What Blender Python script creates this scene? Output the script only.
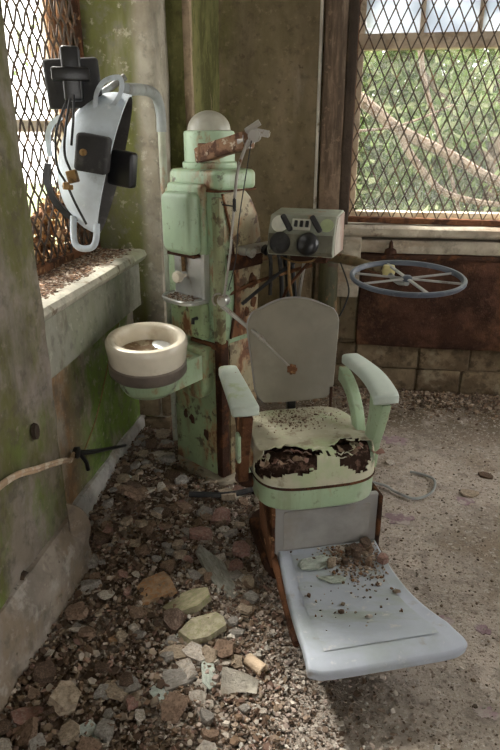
import bpy, bmesh, math, random
from mathutils import Vector, Matrix, noise, Euler
R = math.radians
PI = math.pi
for o in list(bpy.data.objects):
    bpy.data.objects.remove(o)
S = bpy.context.scene
COL = S.collection

# ------------------------------------------------------------------ camera, sky, exposure
cam_d = bpy.data.cameras.new('camera')
cam_d.sensor_fit = 'VERTICAL'
cam_d.sensor_height = 36
cam_d.lens = 620 / 750 * 36
cam_d.clip_start = 0.05
cam = bpy.data.objects.new('camera', cam_d)
COL.objects.link(cam)
cam.location = (0, 0, 1.5)
cam.rotation_euler = (R(90 - 21.4), 0, R(8.5))
S.camera = cam

W = bpy.data.worlds.new('overcast_sky')
S.world = W
W.use_nodes = True
bg = W.node_tree.nodes['Background']
bg.inputs[0].default_value = (1.0, 0.98, 0.94, 1)
bg.inputs[1].default_value = 2.2
sd = bpy.data.lights.new('hazy_sun', 'SUN')
sd.energy = 7
sd.angle = R(14)
sd.color = (1.0, 0.95, 0.86)
sun = bpy.data.objects.new('hazy_sun', sd)
COL.objects.link(sun)
sun.rotation_euler = Vector((.59, -.52, -1.0)).to_track_quat('-Z', 'Y').to_euler()     # hazy sun through the side window
S.view_settings.view_transform = 'Standard'
S.view_settings.look = 'None'
S.view_settings.gamma = 1
S.view_settings.exposure = 1.6
S.view_settings.use_curve_mapping = False


# ------------------------------------------------------------------ materials
def nd(nt, typ, **kw):
    n = nt.nodes.new(typ)
    for k, v in kw.items():
        setattr(n, k, v)
    return n


def layered(name, base, layers, rough=0.7, bump=0.3, bscale=60, coord='Object', metallic=0.0, rnd=True, spec=0.3, var=0.25, vscale=6, attr=None, bdist=0.01):
    """base colour, gently varied, with noise-shaped layers (rust, moss, dirt, flaked paint) on top."""
    m = bpy.data.materials.new(name)
    m.use_nodes = True
    nt = m.node_tree
    L = nt.links.new
    b = nt.nodes['Principled BSDF']
    b.inputs['Roughness'].default_value = rough
    b.inputs['Metallic'].default_value = metallic
    b.inputs['Specular IOR Level'].default_value = spec
    if coord == 'World':
        vec = nd(nt, 'ShaderNodeNewGeometry').outputs['Position']
    else:
        vec = nd(nt, 'ShaderNodeTexCoord').outputs['Object']
    raw = vec
    if rnd and coord != 'World':
        oi = nd(nt, 'ShaderNodeObjectInfo')
        mu = nd(nt, 'ShaderNodeMath', operation='MULTIPLY')
        L(oi.outputs['Random'], mu.inputs[0]); mu.inputs[1].default_value = 37.0
        va = nd(nt, 'ShaderNodeVectorMath', operation='ADD')
        L(vec, va.inputs[0]); L(mu.outputs[0], va.inputs[1])
        vec = va.outputs[0]

    def noi(scale, seed, stretch=(1, 1, 1), detail=5.0, ro=0.6):
        mp = nd(nt, 'ShaderNodeMapping')
        mp.inputs['Location'].default_value = (seed * 3.17, seed * 1.93, seed * 2.71)
        mp.inputs['Scale'].default_value = stretch
        L(vec, mp.inputs['Vector'])
        n = nd(nt, 'ShaderNodeTexNoise')
        n.inputs['Scale'].default_value = scale
        n.inputs['Detail'].default_value = detail
        n.inputs['Roughness'].default_value = ro
        L(mp.outputs[0], n.inputs['Vector'])
        return n.outputs['Fac']

    def mix(fac, a, c, blend='MIX'):
        x = nd(nt, 'ShaderNodeMix', data_type='RGBA', blend_type=blend)
        if hasattr(fac, 'links'):
            L(fac, x.inputs[0])
        else:
            x.inputs[0].default_value = fac
        for k, v in ((6, a), (7, c)):
            if hasattr(v, 'links'):
                L(v, x.inputs[k])
            else:
                x.inputs[k].default_value = (*v, 1)
        return x.outputs[2]

    def ramp(src, lo, hi):
        r_ = nd(nt, 'ShaderNodeMapRange', interpolation_type='SMOOTHSTEP')
        L(src, r_.inputs[0])
        r_.inputs[1].default_value = lo
        r_.inputs[2].default_value = hi
        return r_.outputs[0]

    if attr:
        at = nd(nt, 'ShaderNodeAttribute', attribute_name=attr)
        src = at.outputs['Color']
    else:
        src = base
    lo = tuple(max(0, c * (1 - var)) for c in base)
    hi = tuple(min(1, c * (1 + var)) for c in base)
    if attr:
        g = ramp(noi(vscale, 1), 0.3, 0.7)
        col = mix(g, (1 - var,) * 3, (1, 1, 1))
        col = mix(1.0, src, col, 'MULTIPLY')
    else:
        col = mix(ramp(noi(vscale, 1), 0.3, 0.7), lo, hi)
    if coord == 'World' and not attr:
        layers = list(layers) + [dict(col=tuple(c * .42 for c in base), scale=17, lo=.5, hi=.66, seed=61, detail=8, amt=.55), dict(col=tuple(min(1, c * 1.55) for c in base), scale=28, lo=.57, hi=.68, seed=67, detail=8, amt=.45),
                                 dict(col=tuple(c * .35 for c in base), scale=2.7, lo=.52, hi=.7, seed=71, detail=8, stretch=(1, 1, .4), amt=.5)]
    for i, ly in enumerate(layers):
        f = ramp(noi(ly.get('scale', 4), ly.get('seed', i + 5), ly.get('stretch', (1, 1, 1)), ly.get('detail', 6.0), ly.get('ro', 0.65)), ly.get('lo', 0.5), ly.get('hi', 0.6))
        if ly.get('axes'):
            sp = nd(nt, 'ShaderNodeSeparateXYZ')
            L(raw, sp.inputs[0])
            for ax, a, c in ly['axes']:
                rr = ramp(sp.outputs['XYZ'.index(ax)], min(a, c), max(a, c))
                if a > c:
                    iv = nd(nt, 'ShaderNodeMath', operation='SUBTRACT')
                    iv.inputs[0].default_value = 1.0
                    L(rr, iv.inputs[1]); rr = iv.outputs[0]
                mm = nd(nt, 'ShaderNodeMath', operation='MULTIPLY')
                L(f, mm.inputs[0]); L(rr, mm.inputs[1]); f = mm.outputs[0]
        if ly.get('amt', 1) != 1:
            mm = nd(nt, 'ShaderNodeMath', operation='MULTIPLY')
            L(f, mm.inputs[0]); mm.inputs[1].default_value = ly['amt']; f = mm.outputs[0]
        col = mix(f, col, ly['col'])
    L(col, b.inputs['Base Color'])
    if bump:
        bp = nd(nt, 'ShaderNodeBump')
        bp.inputs['Strength'].default_value = bump
        bp.inputs['Distance'].default_value = bdist
        L(noi(bscale, 2, detail=8.0, ro=0.7), bp.inputs['Height'])
        L(bp.outputs[0], b.inputs['Normal'])
    return m


RUST = (0.16, 0.065, 0.028)
DRUST = (0.055, 0.027, 0.017)
LRUST = (0.33, 0.17, 0.08)
MOSS = (0.10, 0.125, 0.022)
BMOSS = (0.14, 0.20, 0.045)


def rusty(amount, seed=0, scale=5):
    """rust layers for painted metal; amount 0..1"""
    t = 0.665 - amount * 0.26
    return [dict(col=LRUST, scale=scale, lo=t - 0.06, hi=t + 0.02, seed=seed + 3, stretch=(1, 1, 0.45), amt=0.75),
            dict(col=RUST, scale=scale, lo=t, hi=t + 0.05, seed=seed + 3, stretch=(1, 1, 0.45)),
            dict(col=DRUST, scale=scale * 2.2, lo=t - 0.02, hi=t + 0.06, seed=seed + 9, amt=0.8),
            dict(col=(.17, .13, .07), scale=11, lo=.5, hi=.68, seed=seed + 14, stretch=(1, 1, .1), amt=.25 + .5 * amount),
            dict(col=(.10, .075, .045), scale=30, lo=.58, hi=.68, seed=seed + 17, amt=.3 + .6 * amount)]


GREEN = (0.31, 0.43, 0.275)
M = {}
M['green'] = layered('mint_enamel', GREEN, rusty(0.27, 1) + [dict(col=(0.30, 0.26, 0.13), scale=9, lo=.5, hi=.75, seed=21, stretch=(1, 1, .2), amt=.45)], rough=.38, bump=.12, bscale=35, spec=.45, var=.12)
M['green_clean'] = layered('mint_enamel_clean', (.34, .46, .31), rusty(.06, 15), rough=.38, bump=.08, bscale=35, spec=.45, var=.1)
M['green_rust'] = layered('mint_enamel_rusted', (0.29, .35, .2), rusty(0.6, 4, 6) + [dict(col=(.36, .26, .12), scale=7, lo=.42, hi=.7, seed=23, stretch=(1, 1, .18), amt=.6)], rough=.5, bump=.25, bscale=40, var=.15)
M['green_low'] = layered('mint_enamel_streaked', (0.28, .36, .2), rusty(0.36, 2, 7) + [dict(col=(.17, .10, .05), scale=8, lo=.52, hi=.68, seed=25, stretch=(1, 1, .22), amt=.75)], rough=.45, bump=.15, bscale=40, var=.15)
M['beige_enamel'] = layered('stained_beige_enamel', (0.37, .32, .2), rusty(0.52, 7, 7) + [dict(col=(.20, .12, .06), scale=9, lo=.5, hi=.72, seed=31, stretch=(1, 1, .25), amt=.7)], rough=.5, bump=.2, bscale=50, var=.2)
M['rust'] = layered('flaking_rust', (0.15, .068, .035), [dict(col=DRUST, scale=9, lo=.45, hi=.6), dict(col=(.36, .2, .1), scale=22, lo=.58, hi=.68)], rough=.9, bump=.8, bscale=70, spec=.1)
M['dark_rust'] = layered('dark_rust', (0.05, .026, .018), [dict(col=(.13, .055, .025), scale=14, lo=.5, hi=.65)], rough=.9, bump=.7, bscale=80, spec=.1)
M['arm_rust'] = layered('rusted_arm', (0.27, .15, .085), [dict(col=(.10, .045, .025), scale=12, lo=.5, hi=.6, stretch=(1, 1, 1)), dict(col=(.55, .45, .33), scale=26, lo=.58, hi=.66)], rough=.8, bump=.6, bscale=70)
M['olive_metal'] = layered('olive_bracket_metal', (0.17, .13, .07), rusty(.35, 5, 9), rough=.5, bump=.3, bscale=60)
M['nickel'] = layered('tarnished_nickel', (0.50, .51, .49), [dict(col=(.25, .18, .12), scale=12, lo=.56, hi=.7, amt=.8)], rough=.32, metallic=.65, bump=.05, bscale=60, var=.15)
M['rod'] = layered('dull_steel_rod', (0.33, .31, .28), [dict(col=(.16, .08, .04), scale=20, lo=.58, hi=.66)], rough=.4, metallic=.6, bump=.1)
M['glass_dome'] = layered('frosted_glass_dome', (0.35, .34, .28), [dict(col=(.26, .22, .15), scale=5, lo=.5, hi=.75, amt=.6)], rough=.3, spec=.5, bump=.05)
M['porcelain'] = layered('cream_porcelain', (0.72, .66, .54), [dict(col=(.42, .30, .17), scale=7, lo=.55, hi=.72, amt=.5)], rough=.22, spec=.6, bump=.04, var=.08)
M['bowl_dirt'] = layered('brown_bowl_residue', (0.21, .14, .08), [dict(col=(.42, .36, .26), scale=14, lo=.5, hi=.62)], rough=.7, bump=.5)
M['pewter'] = layered('grey_brown_metal_band', (0.20, .17, .145), [dict(col=(.33, .30, .26), scale=9, lo=.5, hi=.7, amt=.6)], rough=.45, metallic=.4, bump=.12)
M['console'] = layered('grey_green_console_paint', (0.30, .32, .26), rusty(.1, 8, 8) + [dict(col=(.24, .22, .16), scale=7, lo=.48, hi=.7, seed=37, amt=.5)], rough=.5, bump=.12)
M['console_side'] = layered('peeling_console_side', (0.40, .37, .32), [dict(col=(.30, .16, .12), scale=8, lo=.48, hi=.6, stretch=(1, 1, .3), amt=.7)], rough=.6, bump=.2)
M['dial'] = layered('cream_dial_plate', (0.66, .66, .56), [dict(col=(.3, .25, .15), scale=20, lo=.58, hi=.7)], rough=.4, bump=.05)
M['dial_green'] = layered('green_dial_plate', (0.33, .38, .22), [], rough=.4, bump=.05)
M['black'] = layered('black_plastic', (0.012, .012, .014), [dict(col=(.06, .06, .06), scale=14, lo=.58, hi=.75, amt=.6)], rough=.35, spec=.5, bump=.1)
M['rubber'] = layered('dark_grey_rubber', (0.028, .027, .028), [dict(col=(.09, .085, .08), scale=18, lo=.52, hi=.7, amt=.7)], rough=.65, bump=.2)
M['black_hose'] = layered('black_rubber_hose', (0.025, .025, .027), [dict(col=(.1, .09, .08), scale=14, lo=.55, hi=.7)], rough=.5, bump=.15)
M['bluegrey'] = layered('chalky_blue_grey_paint', (0.52, .58, .64), [dict(col=(.22, .23, .24), scale=7, lo=.5, hi=.72, amt=.65), dict(col=(.7, .72, .74), scale=30, lo=.6, hi=.7, amt=.5)], rough=.45, bump=.1, var=.15)
M['lamp_in'] = layered('dark_lamp_interior', (0.055, .052, .05), [dict(col=(.15, .14, .13), scale=9, lo=.5, hi=.7)], rough=.5, bump=.15)
M['grey_pipe'] = layered('grey_painted_tube', (0.27, .285, .28), [dict(col=(.15, .14, .12), scale=9, lo=.5, hi=.7)], rough=.45, bump=.1)
M['brass'] = layered('dull_brass', (0.26, .16, .07), [dict(col=(.1, .06, .03), scale=20, lo=.5, hi=.65)], rough=.45, metallic=.6, bump=.2)
M['wheel'] = layered('slate_blue_ring_paint', (0.085, .10, .13), [dict(col=(.3, .32, .35), scale=16, lo=.55, hi=.7, amt=.5)], rough=.4, bump=.1)
M['spoke'] = layered('pale_spoke_paint', (0.36, .36, .35), [dict(col=(.24, .22, .2), scale=20, lo=.52, hi=.66)], rough=.45, bump=.1)
M['vinyl'] = layered('cracked_pale_green_vinyl', (0.50, .48, .36), [dict(col=(.36, .31, .2), scale=5, lo=.5, hi=.7, amt=.7), dict(col=(.38, .47, .26), scale=4, lo=.5, hi=.68, seed=41, amt=.7), dict(col=(.22, .17, .115), scale=14, lo=.54, hi=.66, seed=45, detail=8, amt=.7), dict(col=(.68, .65, .56), scale=20, lo=.58, hi=.66, seed=47, detail=8, amt=.6)], rough=.5, bump=.25, bscale=25, var=.1)
M['tear'] = layered('rotted_stuffing', (0.055, .033, .025), [dict(col=(.2, .12, .09), scale=34, lo=.5, hi=.62), dict(col=(.4, .31, .25), scale=50, lo=.62, hi=.7)], rough=.95, bump=1.0, bscale=90, spec=.05, bdist=.02)
M['back_pad'] = layered('taupe_grey_backrest', (0.20, .18, .138), [dict(col=(.27, .255, .195), scale=4, lo=.45, hi=.7, amt=.6), dict(col=(.17, .14, .1), scale=8, lo=.55, hi=.75, amt=.6)], rough=.45, bump=.06, var=.1)
M['chair_green'] = layered('chair_mint_enamel', (0.34, .45, .29), rusty(.14, 12, 6) + [dict(col=(.55, .58, .5), scale=6, lo=.52, hi=.7, seed=43, amt=.4)], rough=.4, bump=.1, var=.1, spec=.45)
M['arm_pad'] = layered('weathered_arm_pad', (0.47, .53, .47), [dict(col=(.36, .43, .22), scale=9, lo=.52, hi=.62, amt=.7), dict(col=(.62, .62, .58), scale=12, lo=.55, hi=.65, amt=.7), dict(col=(.2, .13, .08), scale=22, lo=.66, hi=.7)], rough=.4, bump=.12, var=.1)
M['arm_pad_clean'] = layered('pale_mint_arm_pad', (0.45, .52, .47), [dict(col=(.57, .6, .56), scale=9, lo=.5, hi=.7, amt=.6), dict(col=(.2, .13, .08), scale=30, lo=.69, hi=.72)], rough=.38, bump=.08, var=.08, spec=.5)
M['toe'] = layered('grey_toe_board', (0.29, .28, .27), [dict(col=(.24, .21, .17), scale=5, lo=.5, hi=.7, amt=.6)], rough=.5, bump=.08, var=.08)
M['foot'] = layered('blue_grey_footrest', (0.43, .47, .55), [dict(col=(.33, .38, .36), scale=3.5, lo=.45, hi=.7, amt=.6), dict(col=(.62, .62, .62), scale=30, lo=.6, hi=.68, amt=.5), dict(col=(.3, .26, .21), scale=9, lo=.6, hi=.72, amt=.6)], rough=.55, bump=.06, var=.08, spec=.3)
M['foot_in'] = layered('worn_footrest_tread', (0.39, .43, .49), [dict(col=(.34, .38, .35), scale=4, lo=.42, hi=.65, stretch=(1, 3, 1)), dict(col=(.58, .57, .53), scale=26, lo=.58, hi=.68, amt=.7)], rough=.58, bump=.08, var=.1, spec=.25)
M['concrete'] = layered('gritty_concrete', (0.45, .39, .335), [
    dict(col=(.25, .195, .14), scale=2.2, lo=.5, hi=.68, seed=3, amt=.75),
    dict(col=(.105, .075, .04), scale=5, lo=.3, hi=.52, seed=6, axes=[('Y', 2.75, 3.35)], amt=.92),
    dict(col=(.56, .51, .46), scale=55, lo=.55, hi=.63, seed=8, amt=.75),
    dict(col=(.17, .13, .10), scale=75, lo=.55, hi=.62, seed=9, amt=.75),
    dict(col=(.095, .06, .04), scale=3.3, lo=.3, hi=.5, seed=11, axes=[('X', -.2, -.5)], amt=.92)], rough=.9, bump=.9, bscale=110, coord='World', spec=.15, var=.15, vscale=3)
M['stain'] = layered('purple_stained_grit', (0.30, .215, .235), [dict(col=(.40, .35, .32), scale=24, lo=.47, hi=.58, detail=8), dict(col=(.18, .1, .13), scale=40, lo=.58, hi=.66, amt=.6)], rough=.85, bump=.5, bscale=90, spec=.15)
PL = (0.30, .262, .22)
M['plaster_pier'] = layered('mossy_pier_plaster', (0.20, .172, .138), [
    dict(col=(.17, .155, .10), scale=2.2, lo=.42, hi=.6, seed=4, axes=[('Z', .85, 1.1)], amt=.8),
    dict(col=(.30, .265, .235), scale=3.2, lo=.44, hi=.6, seed=13, amt=.7),
    dict(col=(.115, .115, .035), scale=2.6, lo=.47, hi=.6, seed=15, stretch=(1, 1, .5), amt=.9),
    dict(col=BMOSS, scale=6, lo=.5, hi=.62, seed=17, stretch=(1, 1, .6), axes=[('Z', .8, .55)], amt=.5),
    dict(col=(.06, .055, .03), scale=5, lo=.6, hi=.7, seed=19, stretch=(1, 1, .5), amt=.7)], rough=.85, bump=.6, bscale=26, coord='World', spec=.2, var=.18, vscale=7)
M['plaster_skirt'] = layered('chipped_skirting_plaster', (0.26, .225, .19), [
    dict(col=(.22, .17, .12), scale=4, lo=.48, hi=.6, amt=.8), dict(col=(.40, .37, .33), scale=9, lo=.55, hi=.65, amt=.7),
    dict(col=(.09, .08, .06), scale=22, lo=.64, hi=.7, amt=.8)], rough=.8, bump=.5, bscale=30, coord='World', spec=.2)
M['plaster_recess'] = layered('mossy_recess_plaster', (0.33, .29, .235), [
    dict(col=(.30, .17, .075), scale=3.4, lo=.38, hi=.55, seed=3, stretch=(1, 1, .6), axes=[('Y', 2.25, 1.95)], amt=.85),
    dict(col=(.17, .125, .085), scale=4.5, lo=.5, hi=.62, seed=6, amt=.75),
    dict(col=(.15, .23, .045), scale=3.2, lo=.36, hi=.5, seed=8, stretch=(1, 1, .6), axes=[('Y', 1.98, 2.25)], amt=.95),
    dict(col=(.09, .14, .03), scale=5, lo=.52, hi=.64, seed=12, axes=[('Y', 1.95, 2.25)], amt=.85),
    dict(col=(.43, .39, .34), scale=9, lo=.6, hi=.68, seed=18, amt=.7)], rough=.85, bump=.7, bscale=26, coord='World', spec=.2, var=.2, vscale=8)
M['base_white'] = layered('chalky_skirting', (0.42, .41, .385), [dict(col=(.27, .22, .17), scale=6, lo=.52, hi=.66, amt=.7)], rough=.8, bump=.3, bscale=30, coord='World')
M['apron'] = layered('grey_green_sill_apron', (0.30, .295, .245), [
    dict(col=(.21, .23, .15), scale=3, lo=.42, hi=.6, stretch=(1, 1, .35), amt=.7), dict(col=(.14, .12, .08), scale=6, lo=.54, hi=.68, stretch=(1, 1, .4), amt=.7)], rough=.75, bump=.35, bscale=30, coord='World', var=.15)
M['sill'] = layered('worn_sill_paint', (0.50, .475, .395), [
    dict(col=(.32, .35, .22), scale=5, lo=.46, hi=.62, amt=.7), dict(col=(.17, .12, .075), scale=12, lo=.55, hi=.64, amt=.85)], rough=.6, bump=.3, bscale=40, coord='World')
M['plaster_pillar'] = layered('mossy_pillar_plaster', (0.39, .355, .285), [
    dict(col=(.27, .225, .16), scale=3, lo=.44, hi=.62, seed=3, amt=.7),
    dict(col=(.105, .11, .025), scale=1.6, lo=.24, hi=.4, seed=5, stretch=(1, 1, .25), axes=[('X', -.885, -.945)], amt=.95),
    dict(col=(.15, .155, .04), scale=5, lo=.46, hi=.6, seed=9, stretch=(1, 1, .4), axes=[('X', -.885, -.95)], amt=.7),
    dict(col=(.07, .06, .03), scale=4, lo=.54, hi=.66, seed=11, axes=[('X', -1.0, -1.07)], amt=.7)], rough=.85, bump=.5, bscale=26, coord='World', var=.15)
M['plaster_dark'] = layered('dark_mossy_plaster', (0.155, .15, .055), [dict(col=(.07, .07, .02), scale=4, lo=.45, hi=.6, stretch=(1, 1, .4)), dict(col=(.25, .2, .12), scale=5, lo=.6, hi=.7, amt=.7)], rough=.9, bump=.5, coord='World')
M['batten'] = layered('weathered_batten', (0.30, .225, .15), [dict(col=(.15, .105, .065), scale=9, lo=.48, hi=.62, stretch=(1, 1, .2))], rough=.8, bump=.4, coord='World')
M['plaster_brown'] = layered('brown_stained_plaster', (0.24, .185, .115), [
    dict(col=(.15, .12, .06), scale=2.2, lo=.42, hi=.62, seed=4, stretch=(1, 1, .35), amt=.85),
    dict(col=(.34, .28, .21), scale=2.6, lo=.5, hi=.66, seed=7, stretch=(1, 1, .3), axes=[('X', -.5, -.28)], amt=.8),
    dict(col=(.12, .115, .03), scale=2.5, lo=.45, hi=.6, seed=9, stretch=(1, 1, .4), axes=[('X', -.55, -.7)], amt=.7),
    dict(col=(.08, .055, .03), scale=16, lo=.62, hi=.68, seed=14, amt=.6)], rough=.75, bump=.4, bscale=26, coord='World', var=.15)
M['brick'] = layered('grimy_block', (0.20, .15, .095), [dict(col=(.10, .07, .042), scale=5, lo=.42, hi=.62, amt=.9), dict(col=(.27, .225, .155), scale=6, lo=.52, hi=.66, seed=22, amt=.7), dict(col=(.06, .042, .026), scale=14, lo=.5, hi=.62, seed=27, amt=.7)], rough=.9, bump=.9, bscale=40, spec=.12, var=.3)
M['mortar'] = layered('dark_mortar', (0.14, .105, .07), [dict(col=(.2, .15, .1), scale=9, lo=.55, hi=.66)], rough=.95, bump=.7, coord='World', spec=.1)
M['radiator'] = layered('furred_rust_panel', (0.075, .036, .024), [dict(col=(.035, .019, .014), scale=5, lo=.45, hi=.6), dict(col=(.17, .10, .07), scale=60, lo=.56, hi=.7, amt=.4), dict(col=(.17, .085, .045), scale=3, lo=.52, hi=.68, amt=.7)], rough=.95, bump=1.0, bscale=120, coord='World', spec=.08)
M['ledge'] = layered('pale_ledge_paint', (0.36, .315, .245), [dict(col=(.26, .19, .13), scale=5, lo=.48, hi=.62, stretch=(.4, 1, 1.5), amt=.8), dict(col=(.10, .06, .04), scale=8, lo=.58, hi=.68, amt=.8)], rough=.65, bump=.4, coord='World')
M['timber'] = layered('weathered_brown_timber', (0.20, .138, .092), [dict(col=(.075, .05, .033), scale=9, lo=.46, hi=.6, stretch=(1, 1, .12)), dict(col=(.30, .225, .16), scale=8, lo=.55, hi=.66, stretch=(1, 1, .15), amt=.7)], rough=.8, bump=.5, bscale=40, coord='World')
M['dark_timber'] = layered('dark_rotten_timber', (0.05, .034, .023), [dict(col=(.14, .09, .055), scale=12, lo=.52, hi=.64, stretch=(1, 1, .2))], rough=.85, bump=.6, coord='World')
M['win_wood'] = layered('tan_window_paint', (0.46, .38, .29), [dict(col=(.27, .195, .13), scale=8, lo=.48, hi=.64, amt=.7)], rough=.7, bump=.25, coord='World')
M['pale_wood'] = layered('pale_window_wood', (0.62, .55, .44), [dict(col=(.4, .27, .16), scale=9, lo=.5, hi=.64, amt=.7)], rough=.7, bump=.2, coord='World')
M['grille'] = layered('rusty_grille_wire', (0.075, .055, .042), [dict(col=(.19, .105, .06), scale=14, lo=.5, hi=.64)], rough=.75, bump=.2, coord='World', spec=.2)
M['white_pipe'] = layered('white_conduit_paint', (0.62, .58, .5), [dict(col=(.3, .23, .16), scale=10, lo=.56, hi=.66)], rough=.5, bump=.1)
M['vine'] = layered('dead_vine_bark', (0.23, .115, .055), [dict(col=(.1, .05, .03), scale=14, lo=.48, hi=.6), dict(col=(.42, .29, .17), scale=24, lo=.58, hi=.66, amt=.8)], rough=.9, bump=.7, bscale=80)
M['dirty_copper'] = layered('bare_copper_wire', (0.42, .30, .20), [dict(col=(.62, .55, .45), scale=20, lo=.5, hi=.62), dict(col=(.14, .08, .05), scale=16, lo=.6, hi=.68)], rough=.5, bump=.1)
M['bark'] = layered('grey_brown_bark', (0.16, .12, .09), [dict(col=(.08, .055, .04), scale=14, lo=.48, hi=.6), dict(col=(.26, .21, .17), scale=20, lo=.6, hi=.68, amt=.7)], rough=.9, bump=.6)
M['grass'] = layered('outdoor_grass', (0.08, .13, .03), [dict(col=(.15, .16, .07), scale=1.3, lo=.45, hi=.6)], rough=.9, bump=.2, coord='World')
M['ceiling'] = layered('stained_ceiling_plaster', (0.5, .47, .41), [dict(col=(.3, .24, .16), scale=2, lo=.5, hi=.65)], rough=.9, bump=.2, coord='World')
M['chip'] = layered('rubble_chip', (1, 1, 1), [], rough=.88, bump=.35, bscale=60, attr='chip', spec=.15, var=.35, vscale=30)
M['leaf_dead'] = layered('dry_brown_leaf', (1, 1, 1), [], rough=.8, bump=.1, attr='chip', spec=.15, var=.3, vscale=40)
for nm, c, c2 in [('frag_brown', (.26, .18, .13), (.11, .072, .05)), ('frag_tan', (.38, .31, .235), (.24, .18, .125)), ('frag_grey', (.30, .28, .255), (.18, .155, .13)), ('frag_pale', (.50, .455, .40), (.32, .265, .21)),
                  ('frag_pink', (.29, .165, .135), (.36, .28, .24)), ('frag_dark', (.10, .068, .05), (.2, .14, .1)), ('slab_orange', (.40, .275, .175), (.45, .21, .08)), ('slab_green', (.32, .285, .19), (.24, .26, .12)), ('slab_yellow', (.36, .325, .235), (.28, .28, .15)),
                  ('slab_grey', (.28, .28, .245), (.18, .16, .13)), ('wood_dark', (.13, .088, .068), (.26, .2, .16)), ('chip_blue', (.46, .53, .50), (.6, .62, .58)), ('paper', (.62, .58, .50), (.4, .33, .25)), ('tube', (.55, .43, .31), (.33, .22, .14)), ('shard', (.44, .50, .44), (.58, .6, .56))]:
    M[nm] = layered(nm, c, [dict(col=c2, scale=13, lo=.48, hi=.62, amt=.8), dict(col=tuple(x * .45 for x in c), scale=40, lo=.62, hi=.7, amt=.6)], rough=.85, bump=.6, bscale=60, spec=.15)


def leaf_mat(name, col, trans):
    m = bpy.data.materials.new(name)
    m.use_nodes = True
    nt = m.node_tree
    b = nt.nodes['Principled BSDF']
    at = nd(nt, 'ShaderNodeAttribute', attribute_name='chip')
    nt.links.new(at.outputs['Color'], b.inputs['Base Color'])
    b.inputs['Roughness'].default_value = .6
    t = nd(nt, 'ShaderNodeBsdfTranslucent')
    nt.links.new(at.outputs['Color'], t.inputs['Color'])
    mx = nd(nt, 'ShaderNodeMixShader')
    mx.inputs[0].default_value = trans
    nt.links.new(b.outputs[0], mx.inputs[1])
    nt.links.new(t.outputs[0], mx.inputs[2])
    nt.links.new(mx.outputs[0], nt.nodes['Material Output'].inputs[0])
    return m


M['leaf'] = leaf_mat('tree_leaf', None, .5)


def pane_mat(name, col, clear, rough):
    """dusty window glass: partly see-through, partly a pale dust film"""
    m = bpy.data.materials.new(name)
    m.use_nodes = True
    nt = m.node_tree
    b = nt.nodes['Principled BSDF']
    b.inputs['Base Color'].default_value = (*col, 1)
    b.inputs['Roughness'].default_value = rough
    tl = nd(nt, 'ShaderNodeBsdfTranslucent')
    tl.inputs[0].default_value = (*col, 1)
    m0 = nd(nt, 'ShaderNodeMixShader')
    m0.inputs[0].default_value = .75
    nt.links.new(b.outputs[0], m0.inputs[1]); nt.links.new(tl.outputs[0], m0.inputs[2])
    tr = nd(nt, 'ShaderNodeBsdfTransparent')
    mx = nd(nt, 'ShaderNodeMixShader')
    tc = nd(nt, 'ShaderNodeNewGeometry')
    n = nd(nt, 'ShaderNodeTexNoise')
    n.inputs['Scale'].default_value = 6
    nt.links.new(tc.outputs['Position'], n.inputs['Vector'])
    r_ = nd(nt, 'ShaderNodeMapRange')
    nt.links.new(n.outputs['Fac'], r_.inputs[0])
    r_.inputs[1].default_value = .3; r_.inputs[2].default_value = .7
    r_.inputs[3].default_value = clear - (1 - clear) * .3; r_.inputs[4].default_value = min(1, clear + (1 - clear) * .3)
    nt.links.new(r_.outputs[0], mx.inputs[0])
    nt.links.new(m0.outputs[0], mx.inputs[1])
    nt.links.new(tr.outputs[0], mx.inputs[2])
    nt.links.new(mx.outputs[0], nt.nodes['Material Output'].inputs[0])
    return m


M['pane_frosted'] = pane_mat('dusty_frosted_pane', (.42, .45, .50), .12, .4)
M['pane_clear'] = pane_mat('clear_pane', (.8, .83, .8), .975, .1)


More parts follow.
